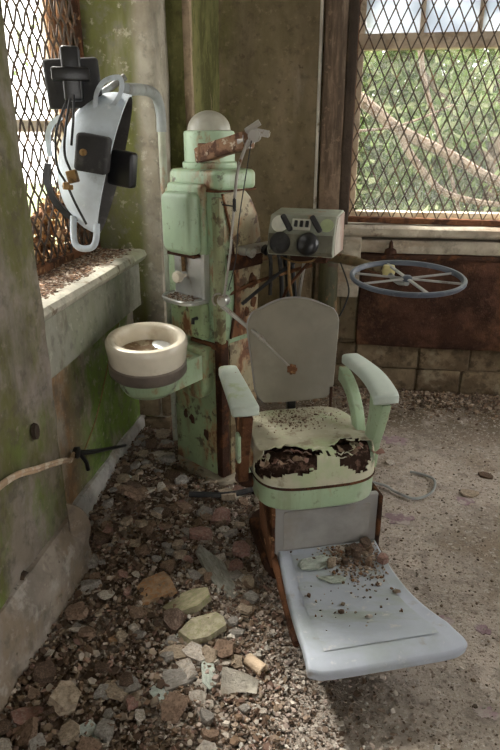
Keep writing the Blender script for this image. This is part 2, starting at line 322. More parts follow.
# ------------------------------------------------------------------ mesh helpers
class MB:
    """collects shapes in world (or frame) coordinates; build() links them as ONE mesh object"""

    def __init__(self, T=None):
        self.bm = bmesh.new()
        self.T = T or Matrix.Identity(4)

    def _add(self, bm2, T=None):
        me = bpy.data.meshes.new('tmp')
        bm2.transform(self.T @ (T or Matrix.Identity(4)))
        bm2.to_mesh(me)
        bm2.free()
        self.bm.from_mesh(me)
        bpy.data.meshes.remove(me)

    def box(self, lo, hi, bev=0.0, seg=2, rot=None):
        """box between two corners, edges rounded; rot = Matrix about its centre"""
        lo, hi = Vector(lo), Vector(hi)
        b = bmesh.new()
        bmesh.ops.create_cube(b, size=1)
        sz = hi - lo
        bmesh.ops.scale(b, vec=sz, verts=b.verts)
        if bev:
            bmesh.ops.bevel(b, geom=b.edges[:], offset=min(bev, min(abs(s) for s in sz) * .49), segments=seg, affect='EDGES', profile=.5)
        T = Matrix.Translation((lo + hi) / 2)
        if rot:
            T = T @ rot
        self._add(b, T)
        return self

    def tube(self, pts, r, n=8, caps=True, closed=False, smooth=0):
        """round tube along points; r = number or list"""
        P = [Vector(p) for p in pts]
        if smooth:
            P = catmull(P, smooth, closed)
        k = len(P)
        if isinstance(r, (int, float)):
            rr = [r] * k
        else:
            rr = [r[0] + (r[-1] - r[0]) * i / (k - 1) for i in range(k)] if len(r) == 2 else list(r)
        b = bmesh.new()
        rings = []
        up = None
        for i in range(k):
            if closed:
                t = (P[(i + 1) % k] - P[i - 1])
            else:
                t = P[min(i + 1, k - 1)] - P[max(i - 1, 0)]
            t.normalize()
            if up is None:
                up = Vector((0, 0, 1)) if abs(t.z) < .9 else Vector((1, 0, 0))
            s = t.cross(up).normalized()
            up = s.cross(t).normalized()
            rings.append([b.verts.new(P[i] + (s * math.cos(2 * PI * j / n) + up * math.sin(2 * PI * j / n)) * rr[i]) for j in range(n)])
        m = k if closed else k - 1
        for i in range(m):
            A, B = rings[i], rings[(i + 1) % k]
            for j in range(n):
                b.faces.new((A[j], A[(j + 1) % n], B[(j + 1) % n], B[j]))
        if caps and not closed:
            b.faces.new(rings[0][::-1]); b.faces.new(rings[-1])
        bmesh.ops.recalc_face_normals(b, faces=b.faces)
        self._add(b)
        return self

    def lathe(self, prof, n=32, T=None, sx=1, sy=1):
        """profile (r, z) about local z"""
        b = bmesh.new()
        rings = []
        for r_, z in prof:
            if r_ < 1e-5:
                rings.append([b.verts.new((0, 0, z))])
            else:
                rings.append([b.verts.new((r_ * sx * math.cos(2 * PI * j / n), r_ * sy * math.sin(2 * PI * j / n), z)) for j in range(n)])
        for A, B in zip(rings, rings[1:]):
            for j in range(n):
                q = (j + 1) % n
                if len(A) == 1 and len(B) > 1:
                    b.faces.new((A[0], B[j], B[q]))
                elif len(B) == 1 and len(A) > 1:
                    b.faces.new((A[j], B[0], A[q]))
                elif len(A) > 1:
                    b.faces.new((A[j], B[j], B[q], A[q]))
        bmesh.ops.recalc_face_normals(b, faces=b.faces)
        self._add(b, T)
        return self

    def prism(self, poly, lo, hi, axis='z', bev=0.0, seg=2):
        """polygon extruded along an axis: z -> (x,y), x -> (y,z), y -> (x,z)"""
        b = bmesh.new()

        def P(p, h):
            return {'z': (p[0], p[1], h), 'x': (h, p[0], p[1]), 'y': (p[0], h, p[1])}[axis]
        A = [b.verts.new(P(p, lo)) for p in poly]
        B = [b.verts.new(P(p, hi)) for p in poly]
        b.faces.new(A); b.faces.new(B[::-1])
        n = len(poly)
        for i in range(n):
            b.faces.new((A[i], A[(i + 1) % n], B[(i + 1) % n], B[i]))
        bmesh.ops.recalc_face_normals(b, faces=b.faces)
        if bev:
            cap = [e for e in b.edges if any(len(f.verts) == n for f in e.link_faces) and len(e.link_faces) == 2 and not all(len(f.verts) == n for f in e.link_faces)]
            bmesh.ops.bevel(b, geom=cap, offset=bev, segments=seg, affect='EDGES', profile=.5)
        self._add(b)
        return self

    def grid(self, fn, nu, nv, thick=0.0):
        """surface fn(u,v) for u,v in 0..1, given thickness along its normals"""
        b = bmesh.new()
        V = [[b.verts.new(fn(i / nu, j / nv)) for j in range(nv + 1)] for i in range(nu + 1)]
        for i in range(nu):
            for j in range(nv):
                b.faces.new((V[i][j], V[i + 1][j], V[i + 1][j + 1], V[i][j + 1]))
        bmesh.ops.recalc_face_normals(b, faces=b.faces)
        if thick:
            bmesh.ops.solidify(b, geom=b.faces[:], thickness=thick)
        self._add(b)
        return self

    def slab(self, fn, nu, nv, off):
        """closed slab: surface fn(u,v) and its copy shifted by off"""
        b = bmesh.new()
        off = Vector(off)
        A = [[b.verts.new(fn(i / nu, j / nv)) for j in range(nv + 1)] for i in range(nu + 1)]
        B = [[b.verts.new(fn(i / nu, j / nv) + off) for j in range(nv + 1)] for i in range(nu + 1)]
        for i in range(nu):
            for j in range(nv):
                b.faces.new((A[i][j], A[i + 1][j], A[i + 1][j + 1], A[i][j + 1]))
                b.faces.new((B[i][j], B[i][j + 1], B[i + 1][j + 1], B[i + 1][j]))
        rim = [(i, 0) for i in range(nu)] + [(nu, j) for j in range(nv)] + [(i, nv) for i in range(nu, 0, -1)] + [(0, j) for j in range(nv, 0, -1)]
        for (a, c), (d, e) in zip(rim, rim[1:] + rim[:1]):
            b.faces.new((A[a][c], B[a][c], B[d][e], A[d][e]))
        bmesh.ops.recalc_face_normals(b, faces=b.faces)
        self._add(b)
        return self

    def build(self, name, mat, parent=None, smooth=40, origin=None):
        root = Vector((0, 0, 0))
        p = parent
        while p:
            root += p.location
            p = p.parent
        o_ = Vector(origin) if origin is not None else Vector((0, 0, 0))
        bmesh.ops.translate(self.bm, verts=self.bm.verts, vec=-(root + o_))
        me = bpy.data.meshes.new(name)
        self.bm.to_mesh(me)
        self.bm.free()
        me.materials.append(M[mat] if isinstance(mat, str) else mat)
        if smooth:
            me.polygons.foreach_set('use_smooth', [True] * len(me.polygons))
            me.set_sharp_from_angle(angle=R(smooth))
        o = bpy.data.objects.new(name, me)
        COL.objects.link(o)
        o.parent = parent
        o.location = o_
        return o


def catmull(P, n, closed=False):
    out = []
    k = len(P)
    for i in range(k if closed else k - 1):
        p0 = P[i - 1] if (closed or i > 0) else P[0] * 2 - P[1]
        p1, p2 = P[i], P[(i + 1) % k]
        p3 = P[(i + 2) % k] if (closed or i + 2 < k) else P[-1] * 2 - P[-2]
        for j in range(n):
            t = j / n
            out.append(.5 * (2 * p1 + (p2 - p0) * t + (2 * p0 - 5 * p1 + 4 * p2 - p3) * t * t + (3 * p1 - p0 - 3 * p2 + p3) * t ** 3))
    if not closed:
        out.append(P[-1].copy())
    return out


def rrect(x0, x1, y0, y1, r, n=6, rs=None):
    """rounded rectangle outline, corner radii rs = (bl, br, tr, tl)"""
    rs = rs or (r, r, r, r)
    out = []
    for (cx, cy, a), q in zip(((x0, y0, 180), (x1, y0, 270), (x1, y1, 0), (x0, y1, 90)), rs):
        ox = cx + q * (1 if cx == x0 else -1)
        oy = cy + q * (1 if cy == y0 else -1)
        for i in range(n + 1):
            t = R(a + 90 * i / n)
            out.append((ox + q * math.cos(t), oy + q * math.sin(t)))
    return out


def tag(o, label=None, cat=None, group=None, kind=None):
    if label: o['label'] = label
    if cat: o['category'] = cat
    if group: o['group'] = group
    if kind: o['kind'] = kind
    return o


def thing(name, label, cat, loc, group=None):
    o = bpy.data.objects.new(name, None)
    COL.objects.link(o)
    o.location = loc
    o.empty_display_size = .05
    return tag(o, label, cat, group)


def rough(mb, size, amp, sc=3.0, seed=0.0):
    """subdivide long edges and push the surface about so plaster is uneven"""
    bm = mb.bm
    for _ in range(8):
        es = [e for e in bm.edges if e.calc_length() > size * 1.6]
        if not es: break
        bmesh.ops.subdivide_edges(bm, edges=es, cuts=1, use_grid_fill=True)
    bmesh.ops.triangulate(bm, faces=[f for f in bm.faces if len(f.verts) > 4])
    bmesh.ops.recalc_face_normals(bm, faces=bm.faces)
    bm.normal_update()
    for v in bm.verts:
        n1 = noise.noise(v.co * sc + Vector((seed, seed * 2, 7)))
        n2 = noise.noise(v.co * sc * 4 + Vector((seed, 3, seed)))
        v.co += v.normal * amp * (n1 + .5 * n2)
    return mb


def frame_at(loc, deg):
    return Matrix.Translation(Vector(loc)) @ Matrix.Rotation(R(deg), 4, 'Z')


# ------------------------------------------------------------------ the setting
def struct(mb, name, mat, label, cat, parent=None, **k):
    o = mb.build(name, mat, parent, **k)
    if not parent:
        tag(o, label, cat, kind='structure')
    return o


def ground(x, y):
    """height of the dirt floor: a low mound of rubble along the left wall"""
    edge = -0.12 + 0.05 * math.sin(y * 4.1) if y > 1.7 else -0.05 + (1.7 - y) * .12
    t = max(0.0, min(1.0, (edge - x) / .45))
    t = t * t * (3 - 2 * t)
    h = .022 * t
    h += .05 * max(0, min(1, (-.66 - x) / .3)) * max(0, min(1, (y - 1.9) / .5))
    n = noise.noise(Vector((x * 6, y * 6, 1))) * .5 + noise.noise(Vector((x * 15, y * 15, 5))) * .35
    return h + n * (.002 + .013 * t)


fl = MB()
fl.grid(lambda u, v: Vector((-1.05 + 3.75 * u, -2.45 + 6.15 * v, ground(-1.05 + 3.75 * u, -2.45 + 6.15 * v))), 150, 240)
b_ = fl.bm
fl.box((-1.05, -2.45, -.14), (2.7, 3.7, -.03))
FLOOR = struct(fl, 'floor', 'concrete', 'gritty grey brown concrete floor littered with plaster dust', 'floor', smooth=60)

# purple stains soaked into the floor grit
random.seed(12)
for (sx, sy, sr) in ((.385, 1.675, .045), (.335, 1.6, .05), (.36, 1.63, .04), (.322, 2.976, .07), (.295, 2.26, .055), (.586, 2.433, .045), (.509, 1.66, .03), (.46, 1.34, .035), (.05, 2.95, .05)):
    mb = MB()
    poly = []
    for i in range(34):
        a = 2 * PI * i / 34
        q = sr * (.8 + .5 * noise.noise(Vector((math.cos(a) * 1.6, math.sin(a) * 1.6, sx * 9))) + random.uniform(-.14, .14))
        poly.append((sx + q * 1.15 * math.cos(a), sy + q * .8 * math.sin(a)))
    zz = ground(sx, sy)
    mb.prism(poly, zz - .006, zz + .0018)
    mb.build('floor_stain', 'stain', FLOOR)

# left wall: near pier, recess under the window, far pillar
mb = MB(); mb.box((-1.30, -2.45, -.02), (-.915, 1.75, 2.9))
WL = struct(rough(mb, .07, .012, 2.5, 1), 'wall_left', 'plaster_pier', 'mossy grey plaster pier of the left wall', 'wall')
mb = MB(); mb.prism([(-.93, -.02), (-.845, -.02), (-.868, .17), (-.90, .235), (-.93, .24)], -2.4, 1.77, 'y')
struct(rough(mb, .06, .011, 5, 3), 'baseboard_left', 'plaster_skirt', 'chipped plaster skirting at the foot of the mossy pier', 'skirting')
mb = MB(); mb.box((-1.30, 1.75, -.02), (-1.0, 2.86, .74))
WR = struct(rough(mb, .06, .016, 3, 5), 'wall_left_recess', 'plaster_recess', 'bright green mossy wall under the left window sill', 'wall')
mb = MB(); mb.prism([(-1.02, -.02), (-.968, -.02), (-.972, .11), (-.985, .135), (-1.02, .14)], 1.74, 2.84, 'y')
struct(rough(mb, .06, .006, 5, 8), 'baseboard_recess', 'base_white', 'chalky pale skirting under the left window', 'skirting')
mb = MB(); mb.box((-1.30, 1.75, .72), (-.958, 2.835, .945))
struct(rough(mb, .07, .006, 4, 2), 'trim_1', 'apron', 'grey green plaster apron below the left window sill', 'trim')
mb = MB(); mb.prism([(-1.30, .93), (-.945, .93), (-.925, .945), (-.915, .962), (-.925, .982), (-.945, .988), (-1.30, .975)], 1.72, 2.84, 'y')
SILL = struct(rough(mb, .06, .004, 6, 4), 'trim_2', 'sill', 'worn pale sill of the left window, covered in brown flakes', 'window sill')
mb = MB(); mb.box((-1.30, 1.75, 2.55), (-.93, 2.85, 2.9))
struct(mb, 'wall_left_header', 'plaster_pier', 'plaster above the left window', 'wall')
mb = MB(); mb.box((-1.30, 2.825, -.02), (-.838, 3.2, 2.9), .02)
WP = struct(rough(mb, .06, .010, 3, 6), 'wall_left_pillar', 'plaster_pillar', 'moss streaked plaster pillar in the far corner', 'wall')
# rough stone courses at the foot of the pillar
random.seed(4)
for row in range(5):
    z0 = .0 + row * .125
    x = -.985 - (row % 2) * .07
    while x < -.85:
        w = random.uniform(.15, .22)
        mb = MB(); mb.box((x, 2.80 + random.uniform(-.006, .006), z0 + .008), (min(x + w - .012, -.825), 2.85, z0 + .117), .012)
        rough(mb, .05, .004, 9, row + x)
        mb.build('stone', 'brick', WP)
        x += w
# torn flap of plaster on the corner of the pier
mb = MB()
mb.grid(lambda u, v: Vector((-.90 + .045 * math.sin(u * 2.2) * v + .01, 1.70 + .07 * u, .02 + .30 * v * (1 - .5 * u) + .03 * math.sin(3 * u))), 6, 8, .012)
mb.build('plaster_flap', 'plaster_skirt', WL)
# hole chips
for (yy, zz, rr_) in ((1.42, .22, .022), (1.60, .64, .018)):
    mb = MB(); mb.lathe([(0, -.006), (rr_, -.006), (rr_ * .9, .006), (0, .0)], 9, Matrix.Translation((-.908, yy, zz)) @ Matrix.Rotation(PI / 2, 4, 'Y') @ Matrix.Scale(1.6, 4, (1, 0, 0)))
    mb.build('plaster_scar', 'dark_timber', WL)

# corner chase and batten
mb = MB(); mb.box((-.95, 3.05, -.02), (-.72, 3.8, 2.9))
struct(rough(mb, .08, .01, 3, 9), 'wall_corner', 'plaster_dark', 'dark mossy plaster in the corner behind the pillar', 'wall')
mb = MB(); mb.box((-.752, 3.02, -.02), (-.718, 3.06, 2.9), .006)
struct(rough(mb, .06, .003, 6, 9), 'trim_3', 'batten', 'weathered vertical batten in the dark corner', 'trim')

# back wall with window opening
WX0, WX1, WZ0, WZ1 = .0, 1.5, 1.03, 2.5
mb = MB()
mb.box((-.95, 3.68, -.02), (WX0, 3.96, 2.9))
mb.box((WX0, 3.69, -.02), (2.65, 3.96, WZ0 - .02))
mb.box((WX0, 3.68, WZ1), (2.65, 3.96, 2.9))
mb.box((WX1, 3.68, WZ0 - .02), (2.65, 3.96, WZ1))
WB = struct(rough(mb, .09, .008, 2.5, 3), 'wall_back', 'plaster_brown', 'brown stained plaster back wall', 'wall')
# blocks laid below the radiator panel
random.seed(9)
for row in range(2):
    z0 = .0 + row * .152
    x = -.13 - (row % 2) * .13
    while x < 1.7:
        w = random.uniform(.26, .42)
        mb = MB(); mb.box((max(x, -.13) + .004, 3.655 + random.uniform(-.008, .006), z0 + .003), (x + w - .004, 3.70, z0 + .149), .012)
        rough(mb, .06, .005, 8, row * 3 + x)
        mb.build('block', 'brick', WB)
        x += w
mb = MB(); mb.box((-.15, 3.672, -.02), (1.9, 3.70, .315))
mb.build('mortar_bed', 'mortar', WB)
# recess jamb, ledges
mb = MB(); mb.box((-.12, 3.60, .86), (2.6, 3.72, .935), .008)
struct(rough(mb, .08, .006, 5, 2), 'trim_4', 'ledge', 'lower stained ledge above the rusty panel', 'trim')
mb = MB(); mb.prism([(3.56, .965), (3.57, .955), (3.78, .955), (3.78, 1.02), (3.58, 1.015), (3.56, 1.0)], .0, 2.6, 'x')
struct(rough(mb, .06, .004, 5, 5), 'trim_5', 'ledge', 'pale peeling inner sill of the big back window', 'window sill')
mb = MB(); mb.box((-.05, 3.58, .60), (.10, 3.70, .98), .01)
struct(rough(mb, .06, .005, 6, 8), 'trim_6', 'ledge', 'short pale masonry block under the window corner', 'trim')
# timber post beside the window
mb = MB(); mb.box((-.152, 3.60, .02), (-.036, 3.70, 2.9), .006)
struct(rough(mb, .07, .003, 6, 8), 'trim_7', 'timber', 'weathered brown timber post beside the back window', 'timber post')
mb = MB(); mb.box((-.182, 3.655, 1.08), (-.164, 3.675, 2.9), .006)
struct(mb, 'trim_8', 'white_pipe', 'thin white conduit running up the back wall', 'conduit')
# things leaning in the shadow behind the console
mb = MB(); mb.box((-.30, 3.62, .0), (-.17, 3.655, 1.0), .005)
o = rough(mb, .08, .003, 5, 2).build('board', 'batten', smooth=40)
tag(o, 'pale weathered board upright against the back wall behind the console', 'board')
mb = MB(); mb.tube([(-.075, 3.53, .02), (-.075, 3.53, 1.02)], .055, 16)
o = mb.build('standpipe', layered('dark_green_pipe', (.05, .05, .026), rusty(.25, 3, 6), rough=.6, bump=.3))
tag(o, 'dark green standpipe rising behind the console', 'pipe')


# ------------------------------------------------------------------ back window
def diamond_grille(to3, w, h, dw, dh, r_, name, parent, mat='grille'):
    """woven diamond mesh: two sets of zigzag strands in a w x h rectangle"""
    mb = MB()
    nx = int(w / dw) + 1
    n = 5
    verts, faces = [], []
    ny = int(h / dh * 2) + 1
    for sgn in (1, -1):
        for i in range(-ny - 1, nx + ny + 2):
            pts = []
            for j in range(ny + 1):
                x = i * dw + sgn * j * dw / 2 + (dw / 2 if (sgn < 0) else 0) * 0
                z = j * dh / 2
                if -.001 <= x <= w + .001 and z <= h + .001:
                    wob = .0015 * noise.noise(Vector((i * 3.1, j * 2.3, sgn * 5)))
                    pts.append(to3(x + wob, z, (sgn if j % 2 else -sgn) * r_ * .7))
            if len(pts) > 1:
                mb.tube(pts, r_, 4, caps=False)
    return mb.build(name, mat, parent, smooth=0)


mb = MB()
mb.box((-.036, 3.60, .985), (.018, 3.70, 2.9), .006)
rough(mb, .06, .003, 7, 3)
WIN = struct(mb, 'window_1', 'dark_timber', 'large back window of dusty panes behind a diamond wire grille', 'window')
# sash: stiles, transom, muntins, bottom rail
Yw = 3.88
mb = MB(); mb.box((.0, Yw - .03, 1.0), (.055, Yw + .03, 2.5), .006); mb.build('stile', 'win_wood', WIN)
mb = MB(); mb.box((1.42, Yw - .03, 1.0), (1.5, Yw + .03, 2.5), .006); mb.build('stile', 'win_wood', WIN)
mb = MB(); mb.box((.0, Yw - .04, 1.918), (1.5, Yw + .03, 1.995), .008); rough(mb, .08, .002, 6).build('transom', 'win_wood', WIN)
mb = MB(); mb.box((.0, Yw - .035, 1.0), (1.5, Yw + .03, 1.062), .008); mb.build('bottom_rail', 'pale_wood', WIN)
mb = MB(); mb.box((.0, Yw - .035, 2.44), (1.5, Yw + .03, 2.5), .008); mb.build('head_rail', 'win_wood', WIN)
xs = [.055, .355, .655, .96, 1.2, 1.42]
for x in xs[1:-1]:
    mb = MB(); mb.box((x - .011, Yw - .02, 1.99), (x + .011, Yw + .02, 2.45), .004); mb.build('muntin', 'win_wood', WIN)
for a, c in zip(xs, xs[1:]):
    mb = MB(); mb.box((a, Yw - .002, 1.99), (c, Yw + .002, 2.445)); mb.build('pane', 'pane_frosted', WIN)
mb = MB(); mb.box((.05, Yw - .002, 1.06), (1.43, Yw + .002, 1.925)); mb.build('lower_pane', 'pane_clear', WIN)
# grille with its rusty frame
G = thing('window_grille', 'rusty diamond wire grille in front of the back window', 'grille', (.75, 3.62, 1.03))
diamond_grille(lambda x, z, d: (x + .012, 3.64 + d, z + 1.045), 1.45, 1.43, .0615, .130, .0034, 'wire_mesh', G)
mb = MB(); mb.box((.0, 3.615, 1.018), (1.49, 3.665, 1.05), .004, rot=Matrix.Rotation(R(.6), 4, 'Y')); rough(mb, .05, .003, 8).build('bottom_bar', 'rust', G)
mb = MB(); mb.box((.005, 3.62, 1.03), (.022, 3.655, 2.5), .003); mb.build('side_bar', 'rust', G)
mb = MB(); mb.box((1.46, 3.62, 1.03), (1.48, 3.655, 2.5), .003); mb.build('side_bar', 'rust', G)

# rusty radiator panel in the recess under the window
RAD = thing('radiator_panel', 'furred dark rust radiator panel under the back window', 'radiator', (.9, 3.63, .29))
mb = MB(); mb.box((.105, 3.61, .30), (1.75, 3.66, .845), .012); rough(mb, .05, .006, 9, 2).build('panel', 'radiator', RAD)
mb = MB(); mb.box((.095, 3.60, .825), (1.76, 3.665, .855), .006); rough(mb, .05, .004, 9, 4).build('top_rail', 'dark_rust', RAD)
mb = MB(); mb.tube([(.26, 3.58, .855), (.265, 3.58, .90)], .012, 8); mb.lathe([(0, 0), (.035, 0), (.03, .02), (.012, .03), (.01, .06), (.0, .075)], 10, Matrix.Translation((.265, 3.58, .865))); mb.build('valve', 'dark_rust', RAD)

# ------------------------------------------------------------------ left window
mb = MB(); mb.box((-1.290, 1.75, .95), (-1.235, 2.83, 1.02), .006)
W2 = struct(mb, 'window_2', 'pale_wood', 'side window with flaking wooden sash behind a wire grille', 'window')
for (a, c) in (((-1.290, 2.76, .95), (-1.235, 2.82, 2.55)), ((-1.290, 1.75, .95), (-1.235, 1.82, 2.55)), ((-1.285, 2.33, 1.0), (-1.245, 2.37, 2.55))):
    mb = MB(); mb.box(a, c, .006); mb.build('stile', 'pale_wood', W2)
mb = MB(); mb.box((-1.287, 1.8, 1.50), (-1.238, 2.80, 1.545), .006); mb.build('meeting_rail', 'pale_wood', W2)
mb = MB(); mb.box((-1.287, 1.8, 2.47), (-1.238, 2.80, 2.55), .006); mb.build('head_rail', 'pale_wood', W2)
for (a, c, d, e) in ((1.8, 2.34, 1.54, 2.48), (2.36, 2.78, 1.54, 2.48), (2.36, 2.78, 1.01, 1.51)):
    mb = MB(); mb.box((-1.266, a, d), (-1.264, c, e)); mb.build('pane', 'pane_clear', W2)
G2 = thing('window_grille', 'rust brown diamond wire grille over the side window sill', 'grille', (-1.15, 2.35, .985))
diamond_grille(lambda y, z, d: (-1.15 + d, 1.76 + y, .99 + z), 1.06, 1.56, .066, .090, .0052, 'wire_mesh', G2)
mb = MB(); mb.box((-1.175, 1.75, .965), (-1.135, 2.82, 1.02), .005); rough(mb, .05, .003, 8).build('bottom_bar', 'rust', G2)
mb = MB(); mb.box((-1.165, 2.795, .98), (-1.135, 2.82, 2.55), .003); mb.build('side_bar', 'rust', G2)


# ------------------------------------------------------------------ dental unit
UO = Vector((-.515, 2.605, 0))
U = thing('dental_unit', 'rust streaked mint green dental unit column with domed head beside the chair', 'dental unit', UO)
T = frame_at(UO, -35)


def UM():
    return MB(T)


def uw(x, y, z):
    return T @ Vector((x, y, z))


Ti = T.inverted()


def wl(x, y, z):          # world point -> unit frame
    return Ti @ Vector((x, y, z))


m_ = UM(); m_.prism(rrect(-.195, .195, -.20, .20, .1, 8, (.13, .05, .1, .1)), .0, .05, bev=.012); FLG = m_.build('base_flange', layered('grimy_beige_flange', (.33, .29, .22), rusty(.2, 3, 7), rough=.6, bump=.3), U)
m_ = UM(); m_.prism(rrect(-.155, .160, -.155, .06, .03), .045, .70, bev=.004); m_.build('lower_body', 'green_rust', U)
m_ = UM(); m_.box((-.15, -.166, .055), (.122, -.15, .655), .012); m_.build('front_panel', 'green_low', U)
m_ = UM(); m_.box((.122, -.168, .05), (.166, -.12, .70), .012); rough(m_, .05, .003, 9).build('corner_strip', 'dark_rust', U)
m_ = UM(); m_.box((.155, -.118, .055), (.168, .05, .68), .006); m_.build('side_panel', 'beige_enamel', U)
# upper body: rounded hump towards the back
prof = [(-.158, .66), (-.158, 1.285), (-.13, 1.30), (-.03, 1.305), (.02, 1.26), (.05, 1.20), (.07, 1.13), (.078, 1.06), (.075, .98), (.062, .88), (.05, .78), (.045, .66)]
prof2 = [(p.x, p.y) for p in [prof_ for prof_ in [Vector((a, c, 0)) for a, c in prof]]]
m_ = UM(); m_.prism(prof2, -.168, .163, 'x', bev=.014, seg=3); m_.build('upper_body', 'green', U)
sp = [(-.115, .70), (-.085, .85), (-.09, 1.0), (-.105, 1.12), (-.135, 1.23), (-.15, 1.282), (-.03, 1.29), (.015, 1.245), (.045, 1.19), (.063, 1.12), (.070, 1.055), (.067, .98), (.054, .88), (.04, .70)]
m_ = UM(); m_.prism(sp, .160, .171, 'x', bev=.004); m_.build('side_cover', 'beige_enamel', U)
m_ = UM(); m_.tube([(.170, a, c) for a, c in sp[:6]], .005, 6, smooth=3); m_.build('cover_rim', 'rust', U)
m_ = UM(); m_.box((.163, -.13, .985), (.178, .075, 1.05), .008); rough(m_, .03, .004, 12).build('rust_band', 'dark_rust', U)
m_ = UM(); m_.box((.12, -.166, .68), (.168, -.135, 1.27), .01); rough(m_, .05, .003, 9).build('corner_strip', 'green_rust', U)
m_ = UM(); m_.box((-.02, -.172, .655), (.15, -.155, .680), .004); rough(m_, .03, .003, 12).build('rust_band', 'rust', U)
def blot(axis, a, z, q, lo, hi, mat, seed):
    r_ = random.Random(seed)
    poly = []
    for i in range(18):
        t_ = 2 * PI * i / 18
        k_ = q * (.85 + .55 * noise.noise(Vector((math.cos(t_) * 1.3, math.sin(t_) * 1.3, seed * 3.3))) + r_.uniform(-.12, .12))
        poly.append((a + k_ * math.cos(t_), z + k_ * 1.5 * math.sin(t_)))
    m = UM()
    m.prism(poly, lo, hi, axis)
    m.build('rust_blister', mat, U)


for (yy, zz, q) in ((.01, .92, .026), (.02, .84, .02), (-.02, .80, .016)):
    blot('x', yy, zz, q, .165, .1735, 'rust', int(zz * 100))
for (xx, zz, q) in ((-.075, .30, .016), (-.035, .285, .018), (.06, .24, .018)):
    blot('y', xx, zz, q, -.1685, -.160, 'dark_rust', int(zz * 100) + 7)
# top cover
m_ = UM(); m_.prism(rrect(-.142, .165, -.165, .06, .04, 6), 1.288, 1.365, bev=.022, seg=4); TOP = m_.build('top_cover', 'green', U)
m_ = UM(); m_.prism(rrect(-.146, .169, -.169, .064, .042, 6), 1.286, 1.294); m_.build('cover_seam', 'rust', TOP)
# head
hc = (-.03, -.025)
HT = Matrix.Translation((hc[0], hc[1], 0))
m_ = UM(); m_.lathe([(0, 1.36), (.108, 1.36), (.110, 1.366), (.110, 1.386), (.104, 1.39), (.102, 1.392), (.102, 1.495), (.099, 1.503), (.088, 1.506), (0, 1.506)], 48, HT); HEAD = m_.build('head', 'green_clean', U)
m_ = UM(); m_.lathe([(.088, 1.500)] + [(.086 * math.cos(R(a)), 1.506 + .074 * math.sin(R(a))) for a in range(0, 91, 9)], 40, HT); m_.build('dome', 'glass_dome', U)
# slot plate and rusted overhead arm (world points)
A0 = uw(.045, -.105, 1.425)
A1 = Vector((-.365, 2.36, 1.472))
dirA = (A1 - A0).normalized()
m_ = MB()
side_ = dirA.cross(Vector((0, 0, 1))).normalized()
upA = side_.cross(dirA)


def bar(mb, a, c, w, h, bev=.004):
    a, c = Vector(a), Vector(c)
    d = (c - a)
    ln = d.length
    d.normalize()
    s = d.cross(Vector((0, 0, 1)))
    s = s.normalized() if s.length > 1e-4 else Vector((1, 0, 0))
    u = s.cross(d)
    mm = Matrix((s, d, u)).transposed().to_4x4()
    bb = bmesh.new()
    bmesh.ops.create_cube(bb, size=1)
    bmesh.ops.scale(bb, vec=(w, ln, h), verts=bb.verts)
    bmesh.ops.bevel(bb, geom=bb.edges[:], offset=min(bev, w * .3, h * .3), segments=2, affect='EDGES')
    bb.transform(Matrix.Translation((a + c) / 2) @ mm)
    me = bpy.data.meshes.new('t'); bb.to_mesh(me); bb.free(); mb.bm.from_mesh(me); bpy.data.meshes.remove(me)
    return mb


bar(m_, A0 - dirA * .05, A1 + dirA * .012, .055, .058); rough(m_, .03, .003, 12).build('overhead_arm', 'arm_rust', U)
m_ = UM(); m_.box((.012, -.128, 1.395), (.06, -.098, 1.46), .005, rot=Matrix.Rotation(R(30), 4, 'Z')); m_.build('slot_plate', 'arm_rust', HEAD)
m_ = MB(); m_.tube([A1 - dirA * .02, A1 + dirA * .012], .030, 12)
bar(m_, A1 + Vector((-.004, -.01, -.025)), A1 + Vector((.045, -.01, .035)), .03, .02)
bar(m_, A1 + Vector((.03, -.01, .03)), A1 + Vector((.085, -.01, .02)), .024, .024)
m_.tube([A1 + Vector((.0, -.02, .03)), A1 + Vector((.05, -.02, .06))], .011, 8)
m_.tube([A1 + Vector((.03, -.03, .015)), A1 + Vector((.03, .02, .015))], .022, 12); HG = m_.build('arm_hinge', 'rod', U)
# engine arm: hanging rod, pulley, handpiece rod
Bq = A1 + Vector((.01, -.03, .0))
PU = Vector((-.447, 2.30, .893))
m_ = MB(); m_.tube([Bq, (-.392, 2.33, 1.375), (-.404, 2.32, 1.27)], .006, 8, smooth=4); m_.tube([(-.404, 2.32, 1.27), (-.42, 2.31, 1.08), PU], .0052, 8); m_.build('hanging_rod', 'rod', U)
m_ = MB(); m_.tube([Bq + Vector((.012, 0, 0)), (-.388, 2.325, 1.2), (-.40, 2.31, 1.05), (-.43, 2.30, .93)], .0022, 5, smooth=5); m_.build('drive_cord', 'black_hose', U)
m_ = MB(); m_.tube([(-.404, 2.32, 1.245), (-.45, 2.32, 1.25), (-.452, 2.32, 1.262)], .003, 6); bar(m_, (-.405, 2.318, 1.225), (-.404, 2.318, 1.275), .016, .012); m_.build('rod_clip', 'black', U)
m_ = MB(); TT = Matrix.Translation(PU) @ Matrix.Rotation(R(70), 4, 'Z') @ Matrix.Rotation(PI / 2, 4, 'Y')
m_.lathe([(0, -.018), (.02, -.018), (.022, -.012), (.013, -.004), (.013, .004), (.022, .012), (.02, .018), (.008, .02), (.006, .035), (0, .035)], 20, TT); PUL = m_.build('pulley', 'nickel', U)
m_ = MB(); pts = [PU + Vector((-.018 + .026 * math.cos(a) * -1, .0, .026 * math.sin(a))) for a in [R(-60 + 15 * i) for i in range(12)]]; m_.tube(pts, .0035, 6); m_.build('belt_loop', 'rod', U)
HE = Vector((-.155, 2.04, .722))
m_ = MB(); d_ = (HE - PU)
m_.tube([PU + Vector((-.01, 0, -.012)), PU + d_ * .55], .0055, 8)
m_.tube([PU + Vector((-.01, -.01, -.022)), PU + d_ * .53 + Vector((0, 0, -.006))], .004, 8)
